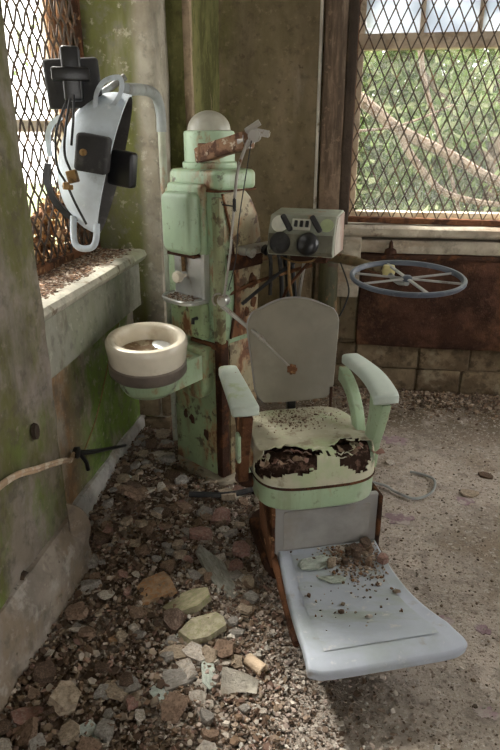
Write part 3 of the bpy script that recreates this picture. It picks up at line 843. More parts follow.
m_.tube([PU + d_ * .5, PU + d_ * .56, PU + d_ * .62], [.008, .0095, .006], 10)
m_.tube([PU + d_ * .6, HE], .0042, 8); m_.build('handpiece_rod', 'rod', U)
m_ = MB()
for i in range(7):
    a = 2 * PI * i / 7
    m_.box(HE + Vector((.013 * math.cos(a) - .005, -.008, .013 * math.sin(a) - .005)), HE + Vector((.013 * math.cos(a) + .005, .008, .013 * math.sin(a) + .005)), .002)
m_.lathe([(0, -.009), (.012, -.009), (.012, .009), (0, .009)], 12, Matrix.Translation(HE) @ Matrix.Rotation(PI / 2, 4, 'X')); m_.build('gear_tip', 'rust', U)

# cabinet cover, niche, tray on the front
m_ = UM(); m_.box((-.118, -.19, 1.03), (.10, -.155, 1.315), .02, 3); m_.build('cabinet_back', 'green', U)
m_ = UM(); m_.prism(rrect(-.098, .088, 1.045, 1.285, .035, 6, (.045, .03, .03, .035)), -.242, -.175, 'y', bev=.024, seg=4); CAB = m_.build('cabinet_cover', 'green_clean', U)
m_ = UM(); m_.box((-.085, -.225, 1.034), (.08, -.165, 1.048), .004); m_.build('cover_edge', 'dark_rust', CAB)
m_ = UM(); m_.box((-.105, -.172, .865), (.088, -.160, 1.045), .004); m_.build('niche_plate', 'nickel', U)
m_ = UM(); m_.box((.078, -.19, .86), (.10, -.158, 1.05), .006); m_.build('niche_flange', 'nickel', U)
m_ = UM(); m_.lathe([(0, 0), (.008, 0), (.008, .03), (.022, .034), (.026, .045), (.022, .058), (0, .062)], 18, Matrix.Translation((-.035, -.168, .945)) @ Matrix.Rotation(PI / 2, 4, 'X')); m_.build('niche_knob', 'porcelain', U)
m_ = UM(); m_.tube([(-.035, -.18, .965), (-.035, -.182, 1.04)], .009, 8); m_.build('spout', 'brass', U)
tray = rrect(-.12, .095, -.275, -.16, .02, 8, (.09, .06, .008, .008))
m_ = UM(); m_.prism(tray, .848, .862, bev=.004); TR = m_.build('tray', 'nickel', U)
m_ = UM(); m_.tube([(x, y, .864) for x, y in tray], .0055, 6, closed=True); m_.build('tray_rim', 'nickel', TR)
m_ = UM(); m_.box((-.115, -.2, .69), (.10, -.155, .85), .02, 3); m_.build('valve_box', 'green_low', U)
m_ = UM(); m_.tube([(.06, -.2, .785), (.06, -.222, .785), (.062, -.226, .765)], .008, 8); m_.build('hook', 'black', U)
m_ = UM(); m_.tube([(-.18, .02, .72), (-.18, .02, 1.10), (-.165, .0, 1.15)], .03, 12); m_.build('side_duct', 'green', U)

# cuspidor
BC = Vector((.05, -.455, 0))
m_ = UM(); BT = Matrix.Translation(BC + Vector((0, 0, .70))) @ Matrix.Rotation(R(6), 4, Vector((math.cos(R(53.5)), math.sin(R(53.5)), 0))) @ Matrix.Translation((0, 0, -.685))
m_.lathe([(.112, .60), (.145, .60), (.153, .612), (.153, .648), (.146, .655), (.10, .655), (.10, .60)], 48, BT); CB = m_.build('bowl_band', 'pewter', U)
m_ = UM(); m_.lathe([(.146, .650), (.152, .668), (.155, .70), (.1585, .722), (.158, .738), (.150, .750), (.138, .753), (.126, .749), (.119, .738), (.117, .72), (.112, .69), (.100, .675), (.09, .672)], 56, BT); BOWL = m_.build('cuspidor_bowl', 'porcelain', U)
m_ = UM(); m_.lathe([(.108, .690), (.09, .684), (.05, .680), (0, .684)], 40, BT); m_.build('bowl_bottom', 'bowl_dirt', BOWL)
m_ = UM(); m_.lathe([(0, .69), (.02, .69), (.03, .70), (.032, .71), (.02, .715), (0, .713)], 14, BT @ Matrix.Translation((.03, .05, 0)), sx=1.5); m_.build('strainer', 'nickel', BOWL)
m_ = UM(); m_.lathe([(0, .515), (.07, .515), (.10, .525), (.116, .55), (.122, .605), (0, .607)], 40, BT); m_.build('bowl_housing', 'chair_green', U)
m_ = UM(); m_.prism([(BC.x - .09, -.43), (BC.x + .085, -.43), (.105, -.19), (-.035, -.19)], .535, .640, bev=.018, seg=3); m_.build('bowl_arm', 'chair_green', U)
m_ = UM(); m_.prism(rrect(-.045, .115, .43, .665, .03, 6, (.06, .06, .012, .012)), -.225, -.155, 'y', bev=.012, seg=3); m_.build('arm_bracket', 'green_low', U)

# instrument holder with hanging hoses on the right side
m_ = UM(); m_.box((.165, -.075, 1.042), (.215, .155, 1.078), .012); HOLD = m_.build('instrument_holder', 'nickel', U)
for i, yy in enumerate((-.05, .035, .10)):
    m_ = UM(); m_.tube([(.218, yy, 1.058), (.235, yy, 1.054)], .02, 14); m_.build('holder_ring', 'nickel' if i == 0 else 'black', HOLD)
for i, (yy, ln, ox) in enumerate(((.035, .13, .01), (.085, .2, .03), (.11, .26, .05), (.145, .3, .06))):
    m_ = UM(); m_.tube([(.235, yy, 1.06), (.25, yy + ox * .3, 1.02), (.245, yy + ox, 1.0 - ln * .5), (.24, yy + ox * 1.3, 1.0 - ln)], .010 if i else .008, 8, smooth=5); m_.build('handpiece_hose', 'black_hose' if i % 2 else 'rubber', U)
# bracket arm, support rods
RC = Vector((.226, 2.185, 1.03))
m_ = MB(); m_.tube([uw(.15, .05, 1.005), (-.30, 2.60, 1.02), (-.10, 2.56, 1.03), (.06, 2.47, 1.025)], [.024, .02], 12, smooth=5); m_.tube([(.05, 2.475, 1.025), (.17, 2.36, 1.015)], .017, 12); ARM = m_.build('bracket_arm', 'olive_metal', U)
m_ = MB(); m_.lathe([(0, -.022), (.02, -.02), (.026, 0), (.02, .02), (0, .022)], 14, Matrix.Translation((.172, 2.34, 1.02))); m_.build('arm_knob', layered('yellowed_knob', (.52, .46, .22), [], rough=.4, bump=.1), ARM)
m_ = MB(); m_.tube([(.172, 2.34, 1.01), (.2, 2.25, 1.0), RC + Vector((0, 0, -.02))], .010, 10, smooth=4); m_.build('ring_bracket', 'grey_pipe', ARM)
for i, pts in enumerate((((-.46, 2.42, .88), (-.33, 2.5, .93), (-.12, 2.5, 1.0)), ((-.40, 2.45, .84), (-.28, 2.5, .94), (-.18, 2.5, 1.02)), ((-.16, 2.46, .72), (-.17, 2.48, .86), (-.15, 2.5, 1.02)), ((-.13, 2.48, 1.02), (-.22, 2.46, .90), (-.24, 2.44, .80)), ((-.21, 2.44, 1.03), (-.205, 2.44, .93), (-.19, 2.46, .85)))):
    m_ = MB(); m_.tube(pts, .008 if i < 3 else .006, 8, smooth=4); m_.build('support_rod', ('rust', 'black_hose', 'rod', 'rust', 'brass')[i], U)
m_ = MB(); m_.tube([(-.24, 2.42, 1.045), (-.18, 2.40, 1.03), (-.12, 2.40, 1.035), (-.10, 2.42, 1.05)], .004, 6, smooth=5); m_.build('wire_loop', 'brass', U)
# ring tray
RT = Matrix.Translation(RC) @ Matrix.Rotation(R(8.5), 4, 'Z') @ Matrix.Rotation(R(4.5), 4, 'X')
m_ = MB(RT); m_.lathe([(.181, -.008), (.194, -.009), (.198, -.005), (.199, .004), (.195, .008), (.188, .008), (.183, .003), (.181, -.004), (.181, -.008)], 72); RING = m_.build('ring_tray', 'wheel', U)
for i, a in enumerate((20, 80 + 20, 160)):
    m_ = MB(RT); c_, s_ = math.cos(R(a)), math.sin(R(a))
    w_ = .013 if i == 1 else .008
    bar(m_, (-.19 * c_, -.19 * s_, -.004), (.19 * c_, .19 * s_, -.004), w_, .007, .002)
    if True:
        m_.bm.transform(RT)
    m_.build('spoke', 'spoke', RING)
m_ = MB(RT); m_.lathe([(0, -.012), (.016, -.012), (.018, 0), (.012, .006), (0, .008)], 16); m_.build('hub', 'wheel', RING)

# console
CT = frame_at((-.165, 2.42, 1.05), -11)
cx0, cx1 = -.132, .132


def CM():
    return MB(CT)


cp = [(-.0, .0), (-.012, .02), (.0, .085), (.035, .150), (.165, .162), (.165, .0)]     # (y,z) profile, slanted dial face
m_ = CM(); m_.prism(cp, cx0, cx1, 'x', bev=.006); CON = m_.build('console', 'console', U)
m_ = CM(); m_.prism([(.004, .006), (.008, .085), (.042, .146), (.16, .156), (.16, .006)], cx1 - .004, cx1 + .004, 'x', bev=.002); m_.build('side_plate', 'console_side', CON)
m_ = CM(); m_.prism([(-.004, .004), (-.016, .02), (-.004, .083), (.004, .083), (.004, .004)], cx0 + .004, cx1 - .004, 'x', bev=.003); m_.build('front_shade_plate', layered('shaded_console_front', (.12, .115, .085), [dict(col=(.2, .19, .14), scale=9, lo=.5, hi=.66)], rough=.55, bump=.15), CON)  # thin plate added; its dark colour paints shade on the console's lower front
fa = math.atan2(.065, .035)


def on_face(x, t, d=0):     # point on slanted face, t along slope 0..1, d = out along its normal
    nx_ = Vector((0, -math.sin(fa), math.cos(fa)))
    return Vector((x, .0 + .035 * t, .085 + .065 * t)) + nx_ * d


FR = Matrix.Rotation(fa, 4, 'X')
for nm, x, w, mt in (('dial', -.088, .034, 'dial'), ('dial', .098, .026, 'dial_green')):
    m_ = CM(); m_.lathe([(0, 0), (w, 0), (w, .004), (0, .005)], 24, Matrix.Translation(on_face(x, .5)) @ FR); m_.build(nm, mt, CON)
m_ = CM(); m_.box((-.04, -.022, 0), (.035, .022, .006), .002); 
m_.bm.transform(CT.inverted()); m_.bm.transform(CT @ Matrix.Translation(on_face(0.0, .5)) @ FR); SW = m_.build('switch_plate', 'dial', CON)
for k in (-.022, 0, .022):
    m_ = CM(); m_.box((k - .006, -.012, .004), (k + .006, .012, .016), .002)
    m_.bm.transform(CT.inverted()); m_.bm.transform(CT @ Matrix.Translation(on_face(0.0, .5)) @ FR); m_.build('switch', 'black', CON)
for x, rz in ((-.058, 35), (.058, 35)):
    m_ = CM(); m_.box((-.011, -.036, .002), (.011, .036, .028), .008, 3, rot=Matrix.Rotation(R(rz), 4, 'Z'))
    m_.bm.transform(CT.inverted()); m_.bm.transform(CT @ Matrix.Translation(on_face(x, .5)) @ FR); m_.build('pointer_knob', 'rubber', CON)
for x, q, mt in ((-.068, .040, 'rubber'), (.042, .043, 'black')):
    m_ = CM(); m_.lathe([(0, 0), (.02, 0), (.02, .012), (q, .018), (q + .002, .03), (q - .006, .045), (q * .5, .053), (0, .055)], 28, Matrix.Translation((x, -.012, .045)) @ Matrix.Rotation(R(72), 4, 'X') @ Matrix.Rotation(R(-8), 4, 'Y')); m_.build('round_knob', mt, CON)
m_ = CM(); m_.box((-.05, .03, -.03), (.1, .13, .002), .008); m_.build('mount_plate', 'dark_rust', CON)
m_ = MB(); m_.tube([(-.01, 2.5, 1.02), (.03, 2.42, .93), (.02, 2.40, .87), (.0, 2.40, .82)], .0035, 6, smooth=5); m_.build('console_lead', 'black_hose', CON)

# ------------------------------------------------------------------ operating lamp on its bent tube
LP = thing('operating_lamp', 'chalky blue grey operating lamp dish hanging on a bent grey tube by the side window', 'lamp', (-.78, 2.72, 0))
m_ = MB(); m_.tube([(-.785, 2.72, .03), (-.783, 2.72, 1.53)], .0165, 14); m_.build('pole', layered('pale_green_pole', (.40, .42, .34), rusty(.12, 3, 6), rough=.5, bump=.15), LP)
LTOP = Vector((-.775, 2.26, 1.637))
m_ = MB(); m_.tube([(-.783, 2.72, 1.50), (-.783, 2.72, 1.57), (-.787, 2.695, 1.625), (-.79, 2.63, 1.648), (-.79, 2.5, 1.65), LTOP], .021, 14, smooth=6); m_.build('bent_arm', 'grey_pipe', LP)
# dish: deep shell, mouth towards the room
dc = Vector((-.815, 2.2, 1.385))
ax = Vector((.90, .16, -.30)).normalized()      # opening direction
zz = (Vector((.34, -.02, .95)) - ax * Vector((.34, -.02, .95)).dot(ax)).normalized()
yy = zz.cross(ax).normalized()
DM = Matrix((yy, zz, ax)).transposed().to_4x4()
DT = Matrix.Translation(dc) @ DM
pr = [(0, -.185)] + [(.245 * math.sin(R(a)) ** .9, -.185 * math.cos(R(a))) for a in range(10, 91, 8)] + [(.247, .004), (.240, .006)]
pin = [(.240, .006)] + [(.236 * math.sin(R(a)) ** .9, -.172 * math.cos(R(a))) for a in range(88, 5, -8)] + [(0, -.172)]
m_ = MB(DT); m_.lathe(pr, 44, sx=.62); DISH = m_.build('lamp_dish', 'bluegrey', LP)
m_ = MB(DT); m_.lathe(pin, 44, sx=.62); m_.build('dish_lining', 'lamp_in', DISH)
px = lambda x, y, Y: (lambda: None)


def strap(pts, w, t, name, mat, parent, axis=Vector((0, 1, 0)), n=5):
    """flat band along points, wide along axis"""
    P = catmull([Vector(p) for p in pts], n)
    b = MB()

    def fn(u, v):
        i = u * (len(P) - 1)
        k = min(int(i), len(P) - 2)
        return P[k].lerp(P[k + 1], i - k) + axis * w * (v - .5)
    b.grid(fn, len(P) * 1, 2, t)
    return b.build(name, mat, parent)


vw = Vector((-.36, .93, 0)).normalized()         # horizontal, roughly along the window
# upper housing plate and cross-shaped bracket
P1 = Vector((-.90, 2.12, 1.648))
FT = Matrix.Translation(P1) @ Matrix.Rotation(R(20), 4, 'Z')
m_ = MB(FT); m_.box((-.088, .0, -.075), (.088, .022, .075), .012, 3, rot=Matrix.Rotation(R(-3), 4, 'Y')); m_.build('upper_plate', 'rubber', LP)
m_ = MB(FT); m_.box((-.03, -.05, -.055), (.03, .0, .105), .010, 3); m_.box((-.062, -.058, .004), (.056, -.008, .044), .006); m_.build('cross_bracket', 'black', LP)
m_ = MB(FT); m_.tube([(.0, .02, -.02), (.07, .08, -.03), (.17, .115, .03)], .012, 10, smooth=4); m_.build('yoke', 'grey_pipe', LP)
strap([(-.96, 2.13, 1.555), (-1.0, 2.14, 1.535), (-1.035, 2.16, 1.49), (-1.045, 2.18, 1.42)], .04, .016, 'side_band', 'bluegrey', LP, vw)
strap([(-.84, 2.12, 1.56), (-.83, 2.12, 1.62), (-.795, 2.12, 1.66), (-.742, 2.13, 1.67), (-.732, 2.13, 1.63), (-.765, 2.13, 1.58), (-.81, 2.13, 1.55)], .04, .014, 'top_handle', 'bluegrey', LP, vw)
strap([(-1.045, 2.15, 1.40), (-1.055, 2.15, 1.34), (-1.035, 2.15, 1.27), (-.99, 2.15, 1.22), (-.945, 2.15, 1.205)], .045, .022, 'lower_band', 'black', LP, vw)
m_ = MB(); m_.tube([(-.945, 2.12, 1.225), (-.95, 2.115, 1.16), (-.945, 2.115, 1.125), (-.92, 2.115, 1.112), (-.885, 2.12, 1.118), (-.868, 2.12, 1.15), (-.862, 2.12, 1.20)], .0115, 10, smooth=5); m_.build('bottom_handle', 'bluegrey', LP)
# bulb housing boxes
m_ = MB(Matrix.Translation((-.812, 2.015, 1.435)) @ Matrix.Rotation(R(12), 4, 'Z') @ Matrix.Rotation(R(10), 4, 'Y')); m_.box((-.052, -.03, -.058), (.052, .06, .058), .012, 3); BX = m_.build('bulb_housing', 'rubber', LP)
m_ = MB(); m_.lathe([(0, 0), (.011, 0), (.011, .012), (0, .016)], 12, Matrix.Translation((-.828, 1.985, 1.44)) @ Matrix.Rotation(PI / 2, 4, 'X')); m_.build('screw', 'brass', BX)
m_ = MB(Matrix.Translation((-.752, 2.10, 1.385)) @ Matrix.Rotation(R(-14), 4, 'Z') @ Matrix.Rotation(R(8), 4, 'Y')); m_.box((-.05, -.012, -.058), (.05, .03, .058), .012, 3); m_.build('bulb_shield', 'black', LP)
for i, pts in enumerate((((-.905, 2.075, 1.60), (-.935, 2.03, 1.50), (-.935, 2.01, 1.40), (-.91, 2.01, 1.345)), ((-.895, 2.07, 1.60), (-.90, 2.02, 1.50), (-.90, 2.0, 1.43), (-.887, 2.01, 1.375)), ((-.88, 2.07, 1.61), (-.868, 2.02, 1.54), (-.875, 2.0, 1.46)), ((-.91, 2.01, 1.345), (-.885, 2.01, 1.28), (-.862, 2.03, 1.21)))):
    m_ = MB(); m_.tube(pts, .0042, 7, smooth=5); m_.build('lamp_wire', 'black_hose', LP)
m_ = MB(Matrix.Translation((-.883, 2.005, 1.365)) @ Matrix.Rotation(R(-12), 4, 'Y')); m_.box((-.017, -.012, -.02), (.017, .012, .02), .004); m_.build('connector', 'brass', LP)
m_ = MB(Matrix.Translation((-.908, 2.005, 1.335))); m_.lathe([(0, -.012), (.012, -.01), (.014, 0), (.01, .012), (0, .014)], 10); m_.box((.004, -.006, -.012), (.022, .006, .004), .003); m_.build('connector', 'brass', LP)

# ------------------------------------------------------------------ dental chair
CO = Vector((-.035, 1.81, 0))
CH = thing('dental_chair', 'derelict mint green dental chair with torn seat and blue grey footrest', 'chair', CO)
XT = frame_at(CO, 20)


def XM():
    return MB(XT)


def sup(a, n=3.4):
    c_, s_ = math.cos(a), math.sin(a)
    return (abs(c_) ** (2 / n) * (1 if c_ >= 0 else -1), abs(s_) ** (2 / n) * (1 if s_ >= 0 else -1))


def seat_outline(hw, y0, y1, k=48, back=.88):
    out = []
    for i in range(k):
        x, y = sup(2 * PI * i / k)
        yc = (y0 + y1) / 2 + y * (y1 - y0) / 2
        t = (yc - y0) / (y1 - y0)
        out.append((.008 + x * hw * (1 - (1 - back) * t), yc))
    return out


m_ = XM(); m_.prism(rrect(-.17, .19, .0, .44, .1), 0, .05, bev=.015); m_.build('floor_plate', 'dark_rust', CH)
m_ = XM(); m_.lathe([(.12, .04), (.11, .10), (.095, .16), (.09, .34), (0, .34)], 28, Matrix.Translation((.01, .21, 0))); m_.build('pedestal', 'rust', CH)
m_ = XM(); m_.box((-.13, .04, .10), (.17, .36, .33), .02); m_.build('mechanism_box', 'rust', CH)
# seat frame band
m_ = XM(); m_.prism(seat_outline(.222, -.028, .41), .325, .408, bev=.012, seg=3); m_.build('seat_frame', 'chair_green', CH)
# cushion with sagging top, torn open along the front
SO = seat_outline(.226, -.026, .405, 64)


def inside(x, y, poly):
    c = False
    j = len(poly) - 1
    for i in range(len(poly)):
        if (poly[i][1] > y) != (poly[j][1] > y) and x < (poly[j][0] - poly[i][0]) * (y - poly[i][1]) / (poly[j][1] - poly[i][1]) + poly[i][0]:
            c = not c
        j = i
    return c


def tear_field(x, y, z=.497):
    """> 0 where the cover is torn away: two ragged holes rolling over the front edge"""
    w = y + min(0.0, z - .490)
    n = noise.noise(Vector((x * 26, w * 26, 3))) * .34 + noise.noise(Vector((x * 60, w * 60, 9))) * .22
    a = 1 - math.hypot((x + .108) / .122, (w - .006) / .072)
    c = 1 - math.hypot((x - .122) / .096, (w - .012) / .082)
    return (max(a, c) + n) if y < .14 else -1


def cush_z(x, y):
    u_ = (x - .008) / .226
    v_ = (y - .19) / .215
    e = max(0, 1 - max(abs(u_), abs(v_)) ** 6)
    z = .497 + .022 * e ** .5 - .012 * math.exp(-((u_) ** 2 + (v_ - .2) ** 2) * 2.5)
    z += .003 * noise.noise(Vector((x * 9, y * 9, 0)))
    return z


def cush_pt(u, v):          # polar parametrisation of the cushion: u = angle, v from centre (0) over the edge to the bottom (1)
    i = u * len(SO)
    k = int(i) % len(SO)
    p = Vector(SO[k]).lerp(Vector(SO[(k + 1) % len(SO)]), i - int(i))
    c = Vector((.008, .19))
    if v <= .8:
        s_ = v / .8 * .93
        q = c.lerp(p, s_)
        return Vector((q.x, q.y, cush_z(q.x, q.y)))
    t = (v - .8) / .2
    a = t * PI / 2
    q = c.lerp(p, .93 + .07 * math.sin(a * 1.0))
    q0 = c.lerp(p, .93)
    z0 = cush_z(q0.x, q0.y)
    return Vector((q.x, q.y, z0 - (z0 - .408) * (1 - math.cos(a)) ** .9))


cb = bmesh.new()
NU, NV = 280, 84
ring_v = []
for j in range(NV + 1):
    ring_v.append([cb.verts.new(cush_pt(i / NU, j / NV)) for i in range(NU)] if j else [cb.verts.new(cush_pt(0, 0))])
for j in range(NV):
    A_, B_ = ring_v[j], ring_v[j + 1]
    for i in range(NU):
        q = (i + 1) % NU
        if j == 0:
            vs = (A_[0], B_[i], B_[q])
        else:
            vs = (A_[i], B_[i], B_[q], A_[q])
        c_ = sum((v.co for v in vs), Vector()) / len(vs)
        if c_.z > .43 and tear_field(c_.x, c_.y, c_.z) > .12:
            continue
        cb.faces.new(vs)
loose = [v for v in cb.verts if not v.link_faces]
bmesh.ops.delete(cb, geom=loose, context='VERTS')
for v in cb.verts:          # lips of the tear curl up
    f_ = tear_field(v.co.x, v.co.y, v.co.z)
    if f_ > -.1 and v.co.z > .43:
        v.co.z += .010 * min(1, (f_ + .1) / .2) * (.6 + .8 * noise.noise(v.co * 40))
bmesh.ops.recalc_face_normals(cb, faces=cb.faces)
bmesh.ops.solidify(cb, geom=cb.faces[:], thickness=.003)
m_ = XM(); m_._add(cb); m_.build('seat_cushion', 'vinyl', CH)
# rotted padding seen through the holes
m_ = XM()


def pad(u, v):
    p = cush_pt(u, v)
    c = Vector((.008, .19, .44))
    q = c + (p - c) * .95
    q.z = .41 + (p.z - .41) * .86 + .012 * noise.noise(Vector((p.x * 34, p.y * 34, 4))) - .003
    return q


m_.grid(pad, 160, 50); m_.build('seat_padding', 'tear', CH)
m_ = XM(); m_.tube([(x, y, .409) for x, y in seat_outline(.224, -.028, .407, 64)], .0045, 6, closed=True); m_.build('seat_piping', 'dark_rust', CH)
random.seed(31)
for i in range(40):
    x, y = random.uniform(-.2, .21), random.uniform(-.005, .08)
    if tear_field(x, y) < .1: continue
    z = cush_z(x, y) - .012
    m_ = XM()
    a = random.uniform(0, PI)
    m_.grid(lambda u, v: Vector((x + math.cos(a) * .03 * (u - .5) - math.sin(a) * .014 * (v - .5), y + math.sin(a) * .03 * (u - .5) + math.cos(a) * .014 * (v - .5), z + .012 * math.sin(3 * u + i) * v)), 5, 3, .002)
    m_.build('torn_flap', random.choice(['vinyl', 'frag_pink', 'frag_brown']), CH)
# toe board and its rusty sides
m_ = XM(); m_.box((-.148, .012, .11), (.222, .034, .335), .006); TB = m_.build('toe_board', 'toe', CH)
m_ = XM(); m_.prism(rrect(-.118, .192, .15, .302, .008), .0095, .014, 'y'); m_.build('toe_panel', layered('grey_toe_panel', (.275, .265, .255), [dict(col=(.25, .22, .18), scale=6, lo=.5, hi=.7, amt=.6)], rough=.5, bump=.06), TB)
for sx_ in (-.158, .226):
    m_ = XM(); m_.box((sx_ - .006, .0, .085), (sx_ + .008, .2, .33), .004); rough(m_, .03, .003, 12).build('side_rail', 'rust' if sx_ < 0 else 'dark_rust', CH)


# footrest: sweeps forward, widens and turns up at the end
def foot(u, v):
    hw = .178 + .054 * u ** 1.2
    x = .042 + (v - .5) * 2 * hw
    y = .015 - .565 * u
    z = .145 - .035 * math.sin(min(1, u * 1.25) * PI) + .042 * u ** 2.2
    return x, y, z


def foot_edge(u, v):
    x, y, z = foot(u, v)
    e = max(0, abs(v - .5) * 2 - .86) / .14
    z += .004 * e
    ee = max(0, (u - .93) / .07)
    z -= .014 * ee * ee
    # rounded front corners
    if u > .8:
        y += .018 * ((u - .8) / .2) ** 2 * (abs(v - .5) * 2) ** 8
    return Vector((x, y, z))


m_ = XM(); m_.slab(foot_edge, 40, 40, (0, .008, -.036))
for v in m_.bm.verts: pass
FT_ = m_.build('footrest', 'foot', CH, smooth=50)
mod = FT_.modifiers.new('soft', 'BEVEL'); mod.width = .008; mod.segments = 3; mod.limit_method = 'ANGLE'; mod.angle_limit = R(50)
m_ = XM(); m_.grid(lambda u, v: foot_edge(.05 + u * .82, .12 + v * .76) + Vector((0, 0, .0025)), 30, 20); m_.build('footrest_tread', 'foot_in', FT_)
m_ = XM(); m_.tube([(-.150, .02, .125), (-.152, -.1, .09), (-.158, -.22, .074), (-.166, -.34, .078)], .013, 8, smooth=4); rough(m_, .02, .004, 25).build('footrest_rail', 'rust', CH)
m_ = XM(); m_.tube([(.225, .02, .12), (.232, -.1, .085), (.24, -.22, .07), (.25, -.3, .072)], .011, 8, smooth=4); m_.build('footrest_rail', 'rust', CH)
m_ = XM(); m_.box((-.02, -.2, .0), (.1, .05, .07), .012); m_.build('footrest_support', 'dark_rust', CH)


# backrest
def back_pt(u, v, d):
    z = .525 + .395 * v
    lean = .40 + .06 * v
    hw = .148 + .030 * min(1, v / .78)
    top = max(0, (v - .74) / .26)
    hw -= .062 * (1 - math.sqrt(max(0, 1 - top * top)))
    bot = max(0, (.16 - v) / .16)
    hw *= 1 - .16 * bot ** 2
    x = .022 + (u - .5) * 2 * hw
    y = lean - .02 * (1 - ((u - .5) * 2) ** 2) * -1 * .8 + d
    zz_ = z - (.018 * ((u - .5) * 2) ** 2 * top * 1.5) + .012 * ((u - .5) * 2) ** 2 * bot
    return Vector((x, y, zz_))


m_ = XM(); m_.slab(lambda u, v: back_pt(u, v, 0), 28, 28, (0, .022, 0)); BK = m_.build('backrest', 'back_pad', CH, smooth=50)
mod = BK.modifiers.new('soft', 'BEVEL'); mod.width = .007; mod.segments = 3; mod.limit_method = 'ANGLE'; mod.angle_limit = R(50)
edge = [back_pt(0, v / 14, .011) for v in range(15)] + [back_pt(u / 14, 1, .011) for u in range(1, 15)] + [back_pt(1, 1 - v / 14, .011) for v in range(1, 15)]
m_ = XM(); m_.tube(edge, .0045, 6); m_.build('back_trim', 'toe', BK)
m_ = XM(); m_.box((.0, .428, .40), (.034, .46, .60), .006); m_.build('back_post', 'black', CH)
m_ = XM(); m_.tube([(.165, .40, .58), (.162, .39, .44)], .006, 8); m_.build('back_rod', 'dark_rust', CH)


def arm(side_x, y0, y1, name, mat, droop, bow):
    """upholstered arm pad, thicker to the front, bowed outwards"""
    def fn(u, v):
        y = y0 + (y1 - y0) * u
        w = .044 - .010 * u
        x = side_x + bow * math.sin(u * PI * .9) + (v - .5) * 2 * w
        z = .708 - droop * u ** 2 + .006 * (1 - ((v - .5) * 2) ** 4) + .004 * math.sin(u * 3)
        fr = max(0, (.12 - u) / .12)
        y += .014 * fr * abs((v - .5) * 2) ** 3
        return Vector((x, y, z))
    m = XM(); m.slab(fn, 22, 10, (0, 0, -.034))
    o = m.build(name, mat, CH, smooth=50)
    md = o.modifiers.new('soft', 'BEVEL'); md.width = .011; md.segments = 3; md.limit_method = 'ANGLE'; md.angle_limit = R(50)
    return o


arm(-.25, -.012, .34, 'arm_pad', 'arm_pad', -.01, .0)
arm(.213, -.012, .37, 'arm_pad', 'arm_pad_clean', -.012, .028)
# arm supports: front post sweeping up into the pad, curved brace behind
for sx_, mt in ((-1, 'green_rust'), (1, 'chair_green')):
    bx_ = .215 if sx_ > 0 else -.245
    m_ = XM(); m_.prism([(.075, .40), (.145, .40), (.13, .50), (.105, .60), (.105, .672), (-.002, .672), (.02, .60), (.06, .50)], bx_ - .017, bx_ + .019, 'x', bev=.006)
    m_.build('arm_post', mt if sx_ > 0 else 'rust', CH, smooth=50)
    arc = [(.16 + .22 * math.sin(R(a_)), .44 + .225 * (1 - math.cos(R(a_)))) for a_ in range(0, 91, 10)]
    outer = [(.36 - .235 * math.cos(R(a_)) + .01, .43 + .245 * math.sin(R(a_))) for a_ in range(0, 91, 10)]
    inner = [(.36 - .185 * math.cos(R(a_)) + .01, .43 + .190 * math.sin(R(a_))) for a_ in range(90, -1, -10)]
    m_ = XM(); m_.prism(outer + inner, bx_ - .036 if sx_ > 0 else bx_ + .0, bx_ if sx_ > 0 else bx_ + .036, 'x', bev=.005)
    m_.build('arm_brace', 'chair_green' if sx_ > 0 else 'dark_rust', CH, smooth=50)
    m_ = XM(); m_.lathe([(0, -.02), (.032, -.02), (.036, -.012), (.036, .012), (.032, .02), (0, .02)], 20, Matrix.Translation((bx_ - .022 * sx_, .14, .455)) @ Matrix.Rotation(PI / 2, 4, 'Y')); m_.build('arm_pivot', 'chair_green' if sx_ > 0 else 'green_rust', CH)
m_ = XM(); m_.box((-.275, .02, .50), (-.262, .06, .60), .006); m_.build('arm_tab', 'chair_green', CH)
m_ = XM(); m_.tube([(-.245, .11, .40), (-.22, .13, .37), (-.18, .15, .36)], .026, 12, smooth=3); m_.build('arm_foot', 'dark_rust', CH)
m_ = XM(); m_.tube([(.215, .11, .41), (.20, .13, .37), (.17, .15, .36)], .026, 12, smooth=3); m_.build('arm_foot', 'dark_rust', CH)

# ------------------------------------------------------------------ wires and hoses
m_ = MB(); m_.tube([(-.905, 1.0, .60), (-.896, 1.37, .598), (-.894, 1.56, .538), (-.895, 1.72, .475), (-.905, 1.80, .432), (-.965, 1.95, .37)], .0065, 8, smooth=6); m_.tube([(-.905, 1.0, .59), (-.896, 1.37, .588), (-.894, 1.56, .526), (-.895, 1.72, .465), (-.905, 1.80, .424), (-.965, 1.95, .36)], .005, 8, smooth=6)
WI = thing('stripped_cable', 'stripped copper cable running along the mossy pier to a black hook', 'cable', (-.905, 1.0, .6))
m_.build('conductor', 'dirty_copper', WI)
m_ = MB(); m_.tube([(-.97, 1.99, .35), (-.945, 2.10, .30), (-.91, 2.34, .125 + .08)], [.012, .007], 8); m_.tube([(-.965, 2.0, .345), (-.955, 2.03, .29), (-.955, 2.04, .25)], .009, 8); m_.lathe([(0, -.012), (.022, -.01), (.024, .006), (0, .012)], 10, Matrix.Translation((-.968, 1.985, .355)) @ Matrix.Rotation(PI / 2, 4, 'Y')); m_.build('hook', 'black', WI)
m_ = MB(); m_.tube([(-.967, 2.05, .33), (-.972, 2.2, .40), (-.972, 2.35, .54), (-.97, 2.45, .66), (-.955, 2.5, .72)], .003, 6, smooth=6); o = m_.build('thin_wire', 'brass', smooth=40); tag(o, 'thin brown wire climbing the mossy wall under the side window sill', 'wire')
